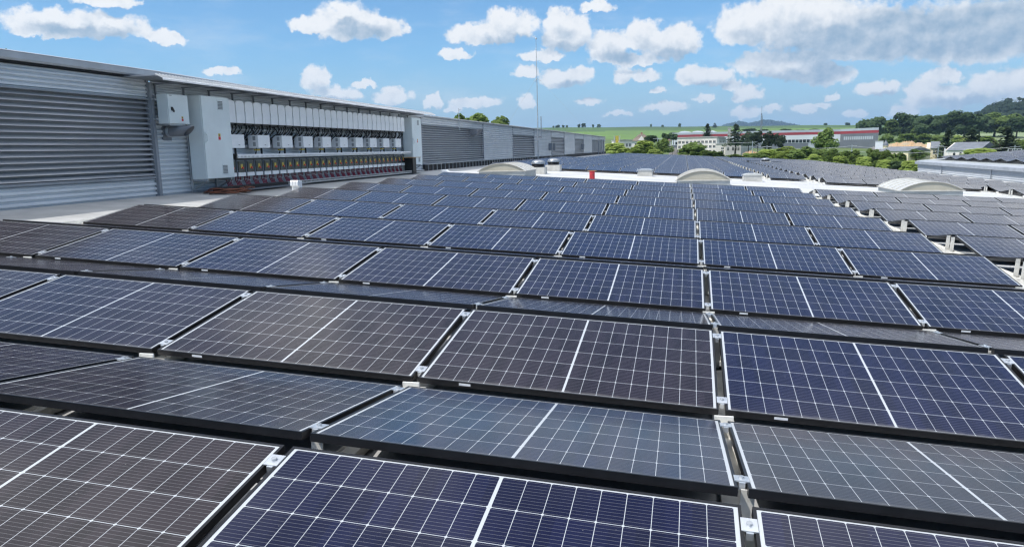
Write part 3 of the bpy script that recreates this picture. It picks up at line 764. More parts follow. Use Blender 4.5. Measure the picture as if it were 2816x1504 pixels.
# wall fittings farther along
o = eq('wall_hood', 'dark grey exhaust hood sticking out of the far louver', 'exhaust hood', 38.0, 1.66)
mb = MB(); mb.prism([(0, 0), (.3, .02), (.55, .34), (0, .34)], 1, -.3, .5); mb.build('hood', 'pipe', o)
mb = MB(); mb.box(.0, .03, -.36, .56, -.05, .39); mb.build('flange', 'trim', o)
o = eq('lightning_rod', 'thin pale rod rising above the hall roof left of the mast', 'rod', 35.4, 1.9)
mb = MB(); mb.tube([(.12, 0, 0), (.12, 0, 1.1)], .02, 6); mb.tube([(.12, 0, 1.0), (.12, .25, 1.06)], .015, 5); mb.build('rod', 'galv', o)
o = thing('antenna_mast', 'tall thin antenna mast with guy wires beside the hall', 'mast', (-10.85, 52.4, rz(-10.85)))
mb = MB(); mb.tube([(0, 0, 0), (0, 0, 3.2), (-.02, 0, 6.0), (-.05, 0, 8.75)], [.04, .036, .028, .015], 8); mb.build('pole', 'galv', o)
mb = MB(); mb.lathe([(.0, 8.72), (.06, 8.75), (.075, 8.8), (.05, 8.86), (0, 8.88)], (-.05, 0, 0), 12); mb.build('tip', 'galv', o)
mb = MB()
for a in (0, 2.09, 4.19): mb.tube([(-.02, 0, 6.0), (-.02+.32*math.cos(a), .32*math.sin(a), 5.8)], .016, 5)
mb.build('guy_ring', 'galv', o)
for a in (.15, 2.3, 4.2):
    mb = MB(); mb.tube([(-.02+.3*math.cos(a), .3*math.sin(a), 5.82), (5.5*math.cos(a), 5.5*math.sin(a), 0.2 if math.cos(a) > -.5 else 2.4)], .003, 4); mb.build('guy_wire', 'galv', o)
mb = MB(); mb.box(-.3, .25, -.03, .03, 1.6, 1.66); mb.box(-.3, .25, -.03, .03, 1.8, 1.86); mb.build('wall_bracket', 'trim', o)
o = thing('short_antenna', 'short dark whip antenna just right of the tall mast', 'antenna', (-10.6, 52.4, rz(-10.6)+1.7))
mb = MB(); mb.tube([(0, 0, 0), (0, 0, 1.6)], .035, 6); mb.tube([(0, 0, .1), (-.25, 0, .1)], .025, 5); mb.build('rod', 'trim', o)
for k, y in enumerate((61.5, 63.0, 82.0)):
    o = eq('wall_unit', ['grey meter box on the far wall, left of a pair', 'grey meter box on the far wall, right of a pair', 'dark box on the farthest pale wall bay'][k], 'electrical box', y, .75)
    mb = MB(); mb.box(.04, .32, 0, .55, 0, .6); mb.build('body', 'trim', o, bevel=.01)
    mb = MB(); mb.box(.321, .335, .04, .51, .05, .55); mb.build('door', 'grille', o)
o = thing('service_ladder', 'dark frame with upright posts at the far end of the hall', 'frame', (-11.3, 96, rz(-11.3)))
for k in range(3):
    mb = MB(); mb.box(-.05, .05, k*3-.05, k*3+.05, 0, 2.0); mb.build('post', 'trim', o)
mb = MB(); mb.box(-.05, .05, 0, 6, 1.95, 2.05); mb.build('top_bar', 'trim', o)

# ------------------------------------------------------------------ skylights and vents on the white strip
def skylight(x0, x1, y0, y1, label, rise=.34):
    wd = x1-x0; o = thing('barrel_skylight', label, 'skylight', ((x0+x1)/2, y0, rz((x0+x1)/2)), 0, 'barrel skylights on the white strip')
    a = wd/2; H = .22; ln = y1-y0
    mb = MB(); mb.box(-a, a, 0, ln, -.06, H); mb.build('curb', 'curb', o)
    mb = MB(); mb.box(-a-.06, a+.06, -.05, ln+.05, H, H+.035); mb.build('base_frame', 'curbw', o)
    N = 20
    rad = (a*a+rise*rise)/(2*rise); th = math.asin(a/rad)
    arc = [(rad*math.sin(-th+2*th*i/N), H+.035+rad*math.cos(-th+2*th*i/N)-rad+rise) for i in range(N+1)]
    mb = MB()
    for p, q in zip(arc, arc[1:]): mb.quad([(p[0], 0, p[1]), (q[0], 0, q[1]), (q[0], ln, q[1]), (p[0], ln, p[1])])
    mb.build('glazing', 'dome', o, smooth=True)
    mb = MB(); mb.quad([(x, .02, z) for x, z in arc]); mb.build('end_panel', 'domeend', o); mb = MB(); mb.quad([(x, ln-.02, z) for x, z in arc[::-1]]); mb.build('end_panel', 'domeend', o)
    for yy in list(np.linspace(0, ln-.06, 6)):
        mb = MB(); rib = [(x*1.012, z+.018) for x, z in arc]+[(x, z) for x, z in arc[::-1]]
        for i in range(N):
            for (pa, pb) in ((rib[i], rib[i+1]),): mb.quad([(pa[0], yy-.03, pa[1]), (pb[0], yy-.03, pb[1]), (pb[0], yy+.06, pb[1]), (pa[0], yy+.06, pa[1])])
            pa, pb, qa, qb = rib[i], rib[i+1], arc[i], arc[i+1]
            mb.quad([(qa[0], yy-.03, qa[1]), (qb[0], yy-.03, qb[1]), (pb[0], yy-.03, pb[1]), (pa[0], yy-.03, pa[1])])
        mb.build('rib', 'curbw', o)
skylight(-8.55, -6.62, 28.0, 30.4, 'cream barrel skylight nearest the hall, left of the round vents', .29)
skylight(-.50, 1.52, 28.0, 31.0, 'cream barrel skylight in the middle of the white strip')
skylight(7.62, 9.72, 28.0, 31.2, 'cream barrel skylight at the right end of the white strip', .30)
def roundvent(x, y, h, label, r=.42):
    o = thing('round_vent', label, 'roof vent', (x, y, rz(x)), 0, 'round roof vents with steel caps')
    if h > .2:
        mb = MB(); mb.box(-r*1.15, r*1.15, -r*1.15, r*1.15, -.05, h); mb.build('curb', 'curbw', o)
    mb = MB(); mb.lathe([(r*.92, h-.02), (r*.92, h+.17), (r*.3, h+.18)], seg=28); mb.build('collar', 'frame', o, smooth=True)
    mb = MB(); mb.lathe([(r*1.02, h+.15), (r*1.03, h+.19), (r*.95, h+.26), (r*.78, h+.30), (r*.5, h+.335), (r*.2, h+.345), (0, h+.347)], seg=28); mb.build('cap', 'vent', o, smooth=True)
roundvent(-6.95, 32.6, .30, 'round steel-capped roof vent on pale curb, left of the pair', .32)
roundvent(-6.86, 36.3, .32, 'round steel-capped roof vent on pale curb, right and behind its twin', .32)
roundvent(7.94, 77.7, .3, 'lone round roof vent amid the far panels', .44)
def hatch(x, y, label, wd=1.15, glass=False):
    o = thing('roof_hatch', label, 'roof hatch', (x, y, rz(x)))
    mb = MB(); mb.prism([(-wd/2, -.05), (wd/2, -.05), (wd/2-.05, .27), (-wd/2+.05, .27)], 1, 0, wd); mb.build('curb', 'curbw', o)
    mb = MB(); mb.prism([(-wd/2+.02, .272), (wd/2-.02, .272), (wd/2-.02, .31), (wd/4, .36), (-wd/4, .36), (-wd/2+.02, .31)], 1, -.03, wd+.03); mb.build('lid', 'dome' if not glass else 'galv', o)
hatch(-2.1, 34.9, 'white box hatch with flat grey lid, left of the middle skylight on the strip', .76, True)
hatch(2.95, 34.6, 'white box hatch with rounded lid, right of the middle skylight', .90)
o = thing('red_drum', 'bright red drum with a board on top on the white strip', 'drum', (-4.08, 30, rz(-4.08)))
mb = MB(); mb.lathe([(0, 0), (.118, 0), (.124, .012), (.118, .025), (.116, .10), (.12, .11), (.116, .12), (.116, .21), (.12, .22), (.116, .23), (.117, .31), (.124, .322), (.122, .335), (0, .335)], seg=24); mb.build('body', mat('faded red', (.50, .03, .04), .5, 0, .22, 9), o)
mb = MB(); mb.box(-.19, .19, -.09, .09, .337, .35); mb.build('board', 'board', o)
o = thing('pipe_roll', 'short white tube with rounded end lying left of the first skylight', 'tube', (-9.4, 27.3, rz(-9.4)))
mb = MB(); mb.tube([(-.55, 0, .12), (-.5, 0, .13), (-.3, 0, .13), (-.2, .05, .1), (.5, .15, .08)], [.09, .13, .13, .07, .06], 10); mb.build('tube', 'white', o, smooth=True)

# ------------------------------------------------------------------ the building on the right, with its own panels
XG, YG0, YG1 = 20.75, 20, 72
ZG = rz(XG)
o = thing('low_building', 'low corrugated building with overhanging roof edge at right', 'building', (XG, 0, ZG))
mb = MB(); z = -.3; 
while z < .62:
    for (xa, za), (xb, zb_) in (((0, 0), (0, .05)), ((0, .05), (-.06, .07)), ((-.06, .07), (-.06, .12)), ((-.06, .12), (0, .15))): mb.quad([(xa, YG0, z+za), (xa, YG1, z+za), (xb, YG1, z+zb_), (xb, YG0, z+zb_)][::-1])
    z += .15
mb.build('wall', 'cladl', o)
mb = MB(); mb.box(.02, 40, YG0, YG1-.02, -8, .68); mb.build('core', 'cladl', o)
mb = MB(); mb.box(-.075, .0, YG0, YG1, .36, .70); mb.build('upper_band', mat('overhang shade sheet', (.24, .27, .31), .45, .1, .06, 2), o)  # smooth sheet; its dark tone also paints in the roof edge's shade
mb = MB(); mb.prism([(-.24, .70), (-.24, .93), (0.2, 1.03), (.2, .70)], 1, YG0, YG1+.3); mb.build('roof_edge', 'gutter', o)
mb = MB(); n = 8
mb.prism([(.2, .72), (.2, 1.03), (14, 2.05), (14, 1.7)], 1, YG0, YG1+.3); mb.build('roof', 'curb', o)
for y in (33.5, 44.3, 55.3, 65.4):
    mb = MB(); mb.box(-.12, -.035, y, y+.12, -.3, .70); mb.build('downpipe', 'trim', o)
k = 0
rng = random.Random(8)
for y in np.arange(31, 71, 2.5):
    for c in range(4):
        for back in (0, 1):
            x = .9+c*1.76; zb = 1.05+(x+.86)*.0739+.16
            T_ = Matrix.Translation((XG+x+.86, y+back*1.25, ZG+zb+.04)) @ Matrix.Rotation(-math.atan(.0739), 4, 'Y') @ Matrix.Rotation(-TILT if back else TILT, 4, 'X')
            q = proj(T_.translation)
            if not q or q[0] > W0+40: continue
            if back and c > 0: continue
            po = inst('solar_panel', ME_WHOLE); po.matrix_world = T_; po['tint'] = .4+.5*rng.random()
            tag(po, f"panel on right-hand building, {nth(c+1)} from edge, {'rear' if back else 'front'} side of {nth(k+1)} tent", 'solar panel', 'panels on the right-hand building')
    k += 1

# ------------------------------------------------------------------ trees
def leaf_mesh(name, pts, nrm, size, matl, rng_):
    n = len(pts); rs = np.random.RandomState(rng_)
    pts = np.array(pts); nrm = np.array(nrm)*.8+np.array([-.3, -.3, .75])+rs.normal(0, .38, (n, 3))      # leaves turn towards the light; nrm /= np.linalg.norm(nrm, axis=1)[:, None]
    a = np.cross(nrm, rs.normal(0, 1, (n, 3))); a /= np.linalg.norm(a, axis=1)[:, None]; b = np.cross(nrm, a)
    s = size*rs.uniform(.55, 1.3, (n, 1))
    v = np.stack([pts-a*s-b*s*.5, pts+a*s-b*s*.6, pts+a*s*.8+b*s*.6, pts-a*s*.7+b*s*.55], 1).reshape(-1, 3)
    me = bpy.data.meshes.new(name); me.from_pydata(v.tolist(), [], [tuple(range(4*i, 4*i+4)) for i in range(n)])
    me.materials.append(MT[matl]); me.update(); return me
def decid(seed, matl, nb=26, nl=190, size=.043, flat=1.0):
    """crown in a unit box: x,y in -.5...5, z 0..1"""
    rs = np.random.RandomState(seed); P_, N_ = [], []
    for i in range(nb):
        t = rs.uniform(0, 2*math.pi); r = math.sqrt(rs.uniform(0, 1))*.33; z = rs.uniform(.2, .82)
        r *= (1.15-abs(z-.45)*1.1); br = rs.uniform(.08, .23)
        c = np.array([r*math.cos(t), r*math.sin(t), z])
        d = rs.normal(0, 1, (nl, 3)); d /= np.linalg.norm(d, axis=1)[:, None]
        keep = d[:, 2] > -.75
        d = d[keep]; rr = br*rs.uniform(.72, 1.08, (len(d), 1))
        P_ += list(c+d*rr*np.array([1, 1, .85*flat])); N_ += list(d)
    return leaf_mesh('crown', P_, N_, size, matl, seed)
def conif(seed, matl, broad=1.0):
    rs = np.random.RandomState(seed); P_, N_ = [], []
    for k in range(17):
        z = .06+.92*k/17; R_ = .46*(1-z)**.8*broad*rs.uniform(.8, 1.1)+.02
        nb = max(5, int(15*(1-z)))
        for b in range(nb):
            t = rs.uniform(0, 2*math.pi); L_ = R_*rs.uniform(.7, 1.1)
            for q in range(9):
                f = (q+1)/9; p = np.array([math.cos(t)*L_*f, math.sin(t)*L_*f, z-.05*f*f+rs.normal(0, .008)])
                P_.append(p+rs.normal(0, .012, 3)); N_.append(np.array([rs.normal(0, .4), rs.normal(0, .4), 1]))
    return leaf_mesh('crown', P_, N_, .033, matl, seed)
CR = {'mid': [decid(1, 'leaf'), decid(2, 'leaf')], 'bright': [decid(3, 'leafb'), decid(4, 'leafb', 32)], 'dark': [decid(5, 'leafd'), decid(6, 'leafd', 32)], 'conifer': [conif(7, 'needle'), conif(8, 'needle')], 'pine': [decid(9, 'needle', 16, 120, .05), decid(10, 'needle', 18, 120, .05)]}
def trunk_mesh(seed):
    rs = random.Random(seed); mb = MB()
    mb.tube([(0, 0, -.35), (.01, 0, .05), (-.01, .01, .3), (.02, 0, .62)], [.035, .028, .02, .008], 7)
    for k in range(5):
        a = rs.uniform(0, 6.28); z = rs.uniform(.15, .4); mb.tube([(0, 0, z), (.14*math.cos(a), .14*math.sin(a), z+.12), (.27*math.cos(a), .27*math.sin(a), z+.26)], [.014, .009, .004], 5)
    return mb.mesh('trunk', ['bark'], True)
TR = [trunk_mesh(1), trunk_mesh(2)]
tn = [0]
def tree(kind, px, top, base, wpx, d, label, group=None, name=None, buried=0):
    """a tree whose crown spans image rows top..base and wpx columns, d metres away"""
    pt = atd(px, top, d); pb = atd(px, base, d)
    h = pt.z-pb.z; wd = wpx/FOC*d*1.02
    i = tn[0]; tn[0] += 1
    o = thing(name or {'conifer': 'spruce_tree', 'pine': 'pine_tree'}.get(kind, 'broadleaf_tree'), label, 'tree' if (name or '') != 'shrub' else 'shrub', (pb.x, pb.y, pb.z), (i*1.7) % 6.28, group)
    wd *= 1.75 if kind == 'conifer' else .98
    o.scale = (wd, wd, h)
    inst('crown', CR[kind][i % 2], o); inst('trunk', TR[i % 2], o)
    return o
# behind the hall
tree('leaf' if 0 else 'mid', 1310, 305, 400, 120, 150, 'green tree crown above the hall roof, middle and tallest of three', 'tree crowns behind the hall')
tree('mid', 1375, 320, 400, 90, 150, 'green tree crown sloping to the right above the hall roof', 'tree crowns behind the hall')
tree('mid', 1268, 309, 400, 70, 146, 'green tree crown above the hall roof, left of the three', 'tree crowns behind the hall')
tree('mid', 38, 138, 260, 34, 60, 'tip of a tree peeping over the gutter at far left')
# on the ridge
for i, (px, tp, wp) in enumerate([(1522, 346, 7), (1530, 345, 7), (1536, 343, 9), (1549, 344, 8), (1559, 344, 7), (1592, 341, 9), (1605, 338, 14), (1631, 342, 6), (1647, 341, 12), (1790, 341, 6), (1822, 343, 8), (1869, 339, 9), (2270, 338, 10), (2330, 337, 14)]):
    tree('dark', px, tp, 353 if px < 2000 else 347, wp, 1490, f"tiny dark tree on the field ridge, {nth(i+1)} from the left", 'tiny trees on the field ridge')
tree('conifer', 1965, 338, 352, 12, 1400, 'tiny pointed conifer on the ridge left of the blue hill')
# shrubs beyond the roof end
SH = [('bright', 1690, 392, 432, 76, 150, 'bright green bush right beside the end of the hall'), ('bright', 1742, 398, 430, 60, 148, 'low bright green bush, second from the hall end'), ('bright', 1772, 386, 430, 66, 155, 'bright green bush below the gabled house'),
 ('mid', 1822, 378, 432, 60, 170, 'dark leafy tree between the gabled house and the white block'), ('bright', 1800, 410, 432, 46, 140, 'small bright bush in front of the dark leafy tree'), ('dark', 1790, 370, 400, 44, 300, 'dark round tree behind the gabled house'), ('dark', 1831, 365, 398, 26, 310, 'dark narrow tree right of the gabled house'), ('dark', 1852, 366, 390, 26, 320, 'dark small tree at the left end of the long hall'),
 ('mid', 1908, 391, 434, 96, 160, 'wide feathery bush in front of the white three-storey block'), ('mid', 1975, 416, 436, 40, 150, 'low hedge bush below the white annex'), ('mid', 2020, 424, 440, 60, 145, 'low hedge bush below the grey annex'), ('mid', 2060, 420, 440, 44, 150, 'low bush right of the grey annex'),
 ('bright', 2115, 410, 442, 70, 150, 'bright bush at the foot of the dark pines'), ('bright', 2165, 403, 446, 90, 155, 'broad bright green thicket in the middle right'), ('mid', 2210, 402, 450, 70, 150, 'green thicket left of the lone tall tree'), ('mid', 2250, 405, 456, 70, 150, 'green thicket under the lone tall tree'),
 ('mid', 2295, 408, 460, 60, 145, 'green tree right of the lone tall tree'), ('mid', 2335, 410, 464, 60, 140, 'green tree left of the round bright bush'), ('bright', 2372, 430, 470, 46, 130, 'round bright bush by the roof edge'), ('mid', 2402, 405, 470, 50, 140, 'tall green tree left of the domed turret'), ('mid', 2440, 412, 476, 50, 135, 'green tree below the domed turret'),
 ('dark', 2472, 440, 480, 50, 125, 'dark bush left of the low building'), ('bright', 2500, 440, 482, 50, 118, 'bright leafy bush at the corner of the low building'), ('mid', 2520, 408, 440, 52, 230, 'dark green bush between arches and cream house'), ('mid', 2478, 420, 450, 34, 180, 'small tree before the white arches'),
 ('mid', 2268, 347, 425, 64, 200, 'lone tall green tree in front of the red-striped hall'),
 ('bright', 2695, 407, 445, 96, 170, 'low bright tree in front of the slate-roofed church'), ('mid', 2712, 372, 432, 66, 260, 'mid green tree behind the low bright tree'), ('mid', 2802, 384, 440, 60, 220, 'green tree at the right frame edge'), ('bright', 2640, 372, 400, 40, 380, 'yellow-green bush left of the second right-hand pine'),
 ('mid', 2440, 368, 398, 44, 430, 'mid green shrub at the left end of the earth bank'), ('mid', 2490, 366, 398, 56, 430, 'mid green shrub above the earth bank, left'), ('mid', 2540, 368, 398, 56, 425, 'mid green shrub above the earth bank, middle'), ('mid', 2582, 370, 400, 44, 420, 'mid green shrub above the earth bank, right')]
SH += [('mid', 2085, 420, 446, 56, 138, 'low green bush left of the far roof vent'), ('bright', 2140, 417, 448, 60, 138, 'low bright bush just above the far roof vent'), ('mid', 2190, 416, 452, 60, 138, 'low green bush right of the far roof vent'), ('bright', 2236, 424, 458, 54, 136, 'bright low bush below the lone tall tree'),
 ('bright', 2312, 428, 466, 50, 130, 'bright low bush left of the round bright bush'), ('mid', 2350, 424, 468, 50, 132, 'small green bush touching the round bright bush'), ('bright', 2426, 438, 478, 44, 126, 'bright bush below the domed turret'), ('mid', 2456, 430, 478, 46, 128, 'green bush left of the dark bush by the low building'), ('mid', 1945, 412, 436, 50, 148, 'low green bush right of the feathery bush')]
for k, *a in SH: tree(k, *a, name='shrub' if 'bush' in a[-1] or 'shrub' in a[-1] or 'thicket' in a[-1] else None)
for k, a in enumerate([(1944, 338, 392, 28, 330, 'dark spruce in front of the sawtooth roof'), (2022, 338, 402, 40, 300, 'dark spruce right of the square chimney'), (2605, 352, 440, 44, 240, 'dark spruce left of the slate-roofed church'), (2668, 352, 420, 50, 260, 'dark spruce rising behind the slate roof'), (2760, 344, 440, 62, 210, 'large dark spruce at far right')]): tree('conifer', *a)
for a in [(2058, 362, 406, 40, 270, 'dark pine, leftmost of the clump before the red-striped hall'), (2084, 356, 406, 36, 275, 'dark pine, tallest of the clump before the red-striped hall'), (2112, 362, 416, 40, 262, 'dark pine right of the lattice mast'), (2140, 364, 416, 36, 265, 'dark pine, rightmost of the clump before the red-striped hall')]: tree('pine', *a)
for i, (kd, px, tp, bs, wp) in enumerate([('dark', 2398, 320, 380, 66), ('mid', 2448, 326, 380, 52), ('dark', 2492, 307, 382, 66), ('dark', 2548, 311, 382, 72), ('mid', 2530, 335, 384, 50), ('dark', 2600, 310, 378, 70), ('dark', 2650, 302, 378, 80), ('dark', 2692, 312, 376, 60), ('mid', 2735, 308, 374, 90), ('dark', 2795, 318, 376, 60), ('mid', 2780, 312, 374, 60), ('dark', 2370, 332, 376, 40)]):
    tree(kd, px, tp, bs, wp, 560+12*(i % 3), f"large {'dark' if kd == 'dark' else 'lighter green'} tree at the wood's edge on the right, {nth(1+sorted([2398,2448,2492,2548,2530,2600,2650,2692,2735,2795,2780,2370]).index(px))} from the left", 'trees of the wood edge on the right')
for i, (px, tp, bs, wp) in enumerate([(2060, 353, 366, 40), (2100, 355, 366, 30), (2160, 354, 366, 34), (2200, 356, 366, 30), (2240, 354, 366, 30), (1890, 362, 372, 30), (1850, 364, 374, 24), (1760, 380, 394, 40), (1720, 384, 396, 30)]):
    tree('dark', px, tp, bs, wp, 650, f"dark hedge tree at the foot of the field, {nth(i+1)} of its line", 'hedge trees at the foot of the field')

# far wooded hills
def hill(name, knots, d, depth, matl, seed, bump):
    rs = np.random.RandomState(seed); mb = MB(); N = 120
    xs = np.linspace(knots[0][0], knots[-1][0], N); top = np.interp(xs, [k[0] for k in knots], [k[1] for k in knots])
    rows_ = []
    for r_, (dd, f) in enumerate(((d-depth, 0), (d-depth*.6, .45), (d-depth*.25, .85), (d, 1), (d+depth, .3))):
        row = []
        for x, t in zip(xs, top):
            zt = atd(x, t, d).z; zb = atd(x, 420, d).z
            p = atd(x, 380, dd); row.append(len(mb.v)); mb.v.append((p.x, p.y, zb+(zt-zb)*f+rs.normal(0, bump)))
        rows_.append(row)
    for a, b in zip(rows_, rows_[1:]):
        for i in range(N-1): mb.f.append((a[i], a[i+1], b[i+1], b[i])); mb.mi.append(0)
    o = mb.build(name, matl, smooth=False); tag(o, kind='structure'); return o
hill('hills', [(1960, 372), (1985, 347), (2010, 341), (2030, 336), (2045, 338), (2060, 341), (2085, 336), (2100, 332), (2125, 333), (2150, 337), (2170, 342), (2200, 347), (2230, 372)], 6000, 500, 'hillf', 1, 4)
hill('wooded_hill', [(2580, 372), (2640, 345), (2700, 312), (2730, 296), (2770, 290), (2830, 280), (2950, 262), (3300, 250), (3700, 300)], 1250, 200, 'hillf', 2, 2)
# its woodland
rs = np.random.RandomState(4); Pp, Nn = [], []
for i in range(330):
    px = rs.uniform(2660, 3050); t = np.interp(px, [2580, 2640, 2700, 2730, 2770, 2830, 2950, 3100], [372, 345, 312, 296, 290, 280, 262, 258])
    f = rs.uniform(0, 1)**.7; d = 1250-200*(1-f)**1.5*.9
    zt, zb = atd(px, t, 1250).z, atd(px, 420, 1250).z
    ff = np.interp((1250-d)/200, [0, .25, .6, 1], [1, .85, .45, 0])
    c = atd(px, 380, d); c = np.array([c.x, c.y, zb+(zt-zb)*ff+2]); rd = rs.uniform(4, 7.5); con = rs.rand() < .3
    dd = rs.normal(0, 1, (36, 3)); dd /= np.linalg.norm(dd, axis=1)[:, None]
    for q in dd: Pp.append(c+q*rd*np.array([.8, .8, 1.3 if con else .8])); Nn.append(q)
fo = inst('woodland', leaf_mesh('woodland', Pp, Nn, 1.7, 'hillf', 3)); tag(fo, 'dark wooded hill closing the view at the far right', 'woodland', kind='stuff')
Pp, Nn = [], []
for i in range(420):
    px = rs.uniform(1985, 2200); t = np.interp(px, [1960, 1985, 2010, 2030, 2045, 2060, 2085, 2100, 2125, 2150, 2170, 2200, 2230], [372, 347, 341, 336, 338, 341, 336, 332, 333, 337, 342, 347, 372])
    c = atd(px, t+rs.uniform(-.3, 6), 5990-rs.uniform(0, 100)); c = np.array(c)
    dd = rs.normal(0, 1, (10, 3)); dd /= np.linalg.norm(dd, axis=1)[:, None]
    for q in dd: Pp.append(c+q*7); Nn.append(q)
fo = inst('woodland', leaf_mesh('woodland', Pp, Nn, 6, 'hillf', 5)); tag(fo, 'blue far wood covering the hill behind the field ridge', 'woodland', kind='stuff')

# ------------------------------------------------------------------ buildings in the valley
def wallbox(px0, px1, top, base, d0, d1, depth, name, label, cat='building', sinkm=3):
    """oriented box: front face runs between two sight lines at distances d0 and d1"""
    a = atd(px0, base, d0); b = atd(px1, base, d1); zt = atd((px0+px1)/2, top, (d0+d1)/2).z
    v = Vector((b.x-a.x, b.y-a.y, 0)); L_ = v.length; ang = math.atan2(v.y, v.x); zb = min(a.z, b.z)
    o = thing(name, label, cat, (a.x, a.y, zb), ang); H_ = zt-zb
    return o, L_, H_, depth
def windows(o, L_, xs, zs, ww, hh, mt='win', y=-.04, fr='white', nm='window'):
    for z in zs:
        for x in xs:
            mb = MB(); mb.box(x, x+ww, y, y+.03, z, z+hh, 0); mb.box(x-.08, x+ww+.08, y+.004, y+.04, z-.1, z, 1); mb.box(x+ww/2-.04, x+ww/2+.04, y-.01, y-.001, z, z+hh, 1)
            mb.build(nm, [mt, fr], o)
# white three-storey block
o, L_, H_, D_ = wallbox(1862, 1970, 379, 428, 330, 325, 11, 'office_block', 'white three-storey block with small square windows', 'building')
mb = MB(); mb.box(0, L_, 0, D_, -3, H_); mb.build('wall', 'plaster', o)
mb = MB(); mb.box(-.3, L_+.3, -.3, D_+.3, H_, H_+.35); mb.build('roof', 'plasterg', o)
windows(o, L_, [L_*(.03+.098*i) for i in range(10)], [H_*.84-1.2, H_*.58-1.2, H_*.32-1.2], 1.0, 1.05)
o, L_, H_, D_ = wallbox(1970, 1996, 380, 424, 326, 335, 12, 'shaded_side', 'shaded right side of the white block with two small windows', 'building')  # right face of the white block, its shade painted as grey plaster
mb = MB(); mb.box(.05, L_, .1, D_, -3, H_); mb.build('wall', 'plasterg', o); mb = MB(); mb.box(.05, L_+.2, -.1, D_, H_, H_+.3); mb.build('roof', 'plasterg', o)
windows(o, L_, [L_*.4, L_*.7], [H_*.7], .7, .9, y=.05)
o, L_, H_, D_ = wallbox(1968, 1995, 397, 425, 312, 312, 8, 'annex', 'low white annex with stacked windows', 'building')
mb = MB(); mb.box(0, L_, 0, D_, -3, H_); mb.build('wall', 'plaster', o); mb = MB(); mb.box(-.2, L_-.02, -.2, D_, H_, H_+.25); mb.build('roof', 'plasterg', o); windows(o, L_, [L_*.55], [H_*.5, H_*.2], 1.0, .8)
o, L_, H_, D_ = wallbox(1995.4, 2037, 396, 426, 311, 308, 9, 'annex', 'low grey annex with four dark windows', 'building')
mb = MB(); mb.box(.02, L_, 0, D_, -3, H_); mb.build('wall', 'plasterg', o); mb = MB(); mb.box(0, L_+.2, -.2, D_, H_, H_+.25); mb.build('roof', 'conc', o); windows(o, L_, [L_*.1, L_*.42, L_*.60, L_*.78], [H_*.4], .8, 1.4, fr='plasterg')
o, L_, H_, D_ = wallbox(1999.5, 2009, 354, 424, 338, 338, 2, 'chimney', 'square grey concrete chimney tower', 'chimney')
mb = MB(); mb.box(0, L_, 0, 2, -3, H_); mb.build('shaft', 'conc', o); mb = MB(); mb.box(-.12, L_+.12, -.12, 2.12, H_, H_+.3); mb.build('cap', 'plasterg', o)
# long red-striped hall
A_, B_, C_ = atd(1848, 408, 470), atd(2310, 403, 470), atd(2413, 406, 448)
o, L_, H_, D_ = wallbox(1848, 2310, 361, 404, 470, 470, 40, 'striped_hall', 'long white and grey industrial hall with a red stripe', 'building')
rot = o.rotation_euler.z; iv = Matrix.Rotation(-rot, 3, 'Z')
Cc = iv @ Vector((C_.x-o.location.x, C_.y-o.location.y, 0)); Bc = Vector((L_, 0, 0)); Dd = Cc-Bc
rC = iv @ Vector((C_.x-CAM.x, C_.y-CAM.y, 0)).normalized(); Bk = Cc+Matrix.Rotation(R(6), 3, 'Z') @ rC*45
def band(z0, z1, mt, nm, off=0.):
    mb = MB(); mb.prism([(-.0, -off), (L_+off*.6, -off), (L_, 60), (0, 60)], 2, z0, z1, 0)
    mb.prism([(L_+off*.6, -off), (Cc.x+off, Cc.y-off*.4), (Bk.x, Bk.y), (L_+.01, 60)], 2, z0, z1-.01, 0); return mb.build(nm, mt, o)
band(-4, H_*.26, 'hallg', 'plinth'); band(H_*.26, H_*.72, 'hallw', 'wall', .05); band(H_*.72, H_*.87, 'hred', 'red_stripe', .1); band(H_*.87, H_, 'hallm', 'parapet', .08); 
# dark cladding of the end face
mb = MB(); n_ = Vector((Dd.y, -Dd.x, 0)).normalized()
def endq(f0, f1, z0, z1, off): 
    a = Bc+Dd*f0+n_*off; b = Bc+Dd*f1+n_*off; return [(a.x, a.y, z0), (b.x, b.y, z0), (b.x, b.y, z1), (a.x, a.y, z1)]
mb.quad(endq(.0, 1, -4, H_*.72, .15)); mb.build('end_cladding', 'hallg', o)
for i in range(14):
    mb = MB(); mb.quad(endq(.1+i*.057, .1+i*.057+.042, H_*.38, H_*.56, .2)); mb.build('window', 'hallm', o)
for i in range(44):
    x = 2+i*(L_-6)/44; mb = MB(); mb.box(x, x+1.75, -.12, -.06, H_*.28, H_*.45); mb.build('window', 'win', o)
mb = MB(); mb.box(L_*.82, L_*.86, -.2, -.06, -2, H_*.24); mb.build('door', 'hallm', o)
for k in range(3):   # low white barrel roofs over the left part
    x = 3+k*8; mb = MB(); mb.prism([(x, H_), (x+2, H_+.75), (x+4, H_+1.0), (x+6, H_+.75), (x+8, H_)], 1, 4, 50); mb.build('roof', 'hallw', o)
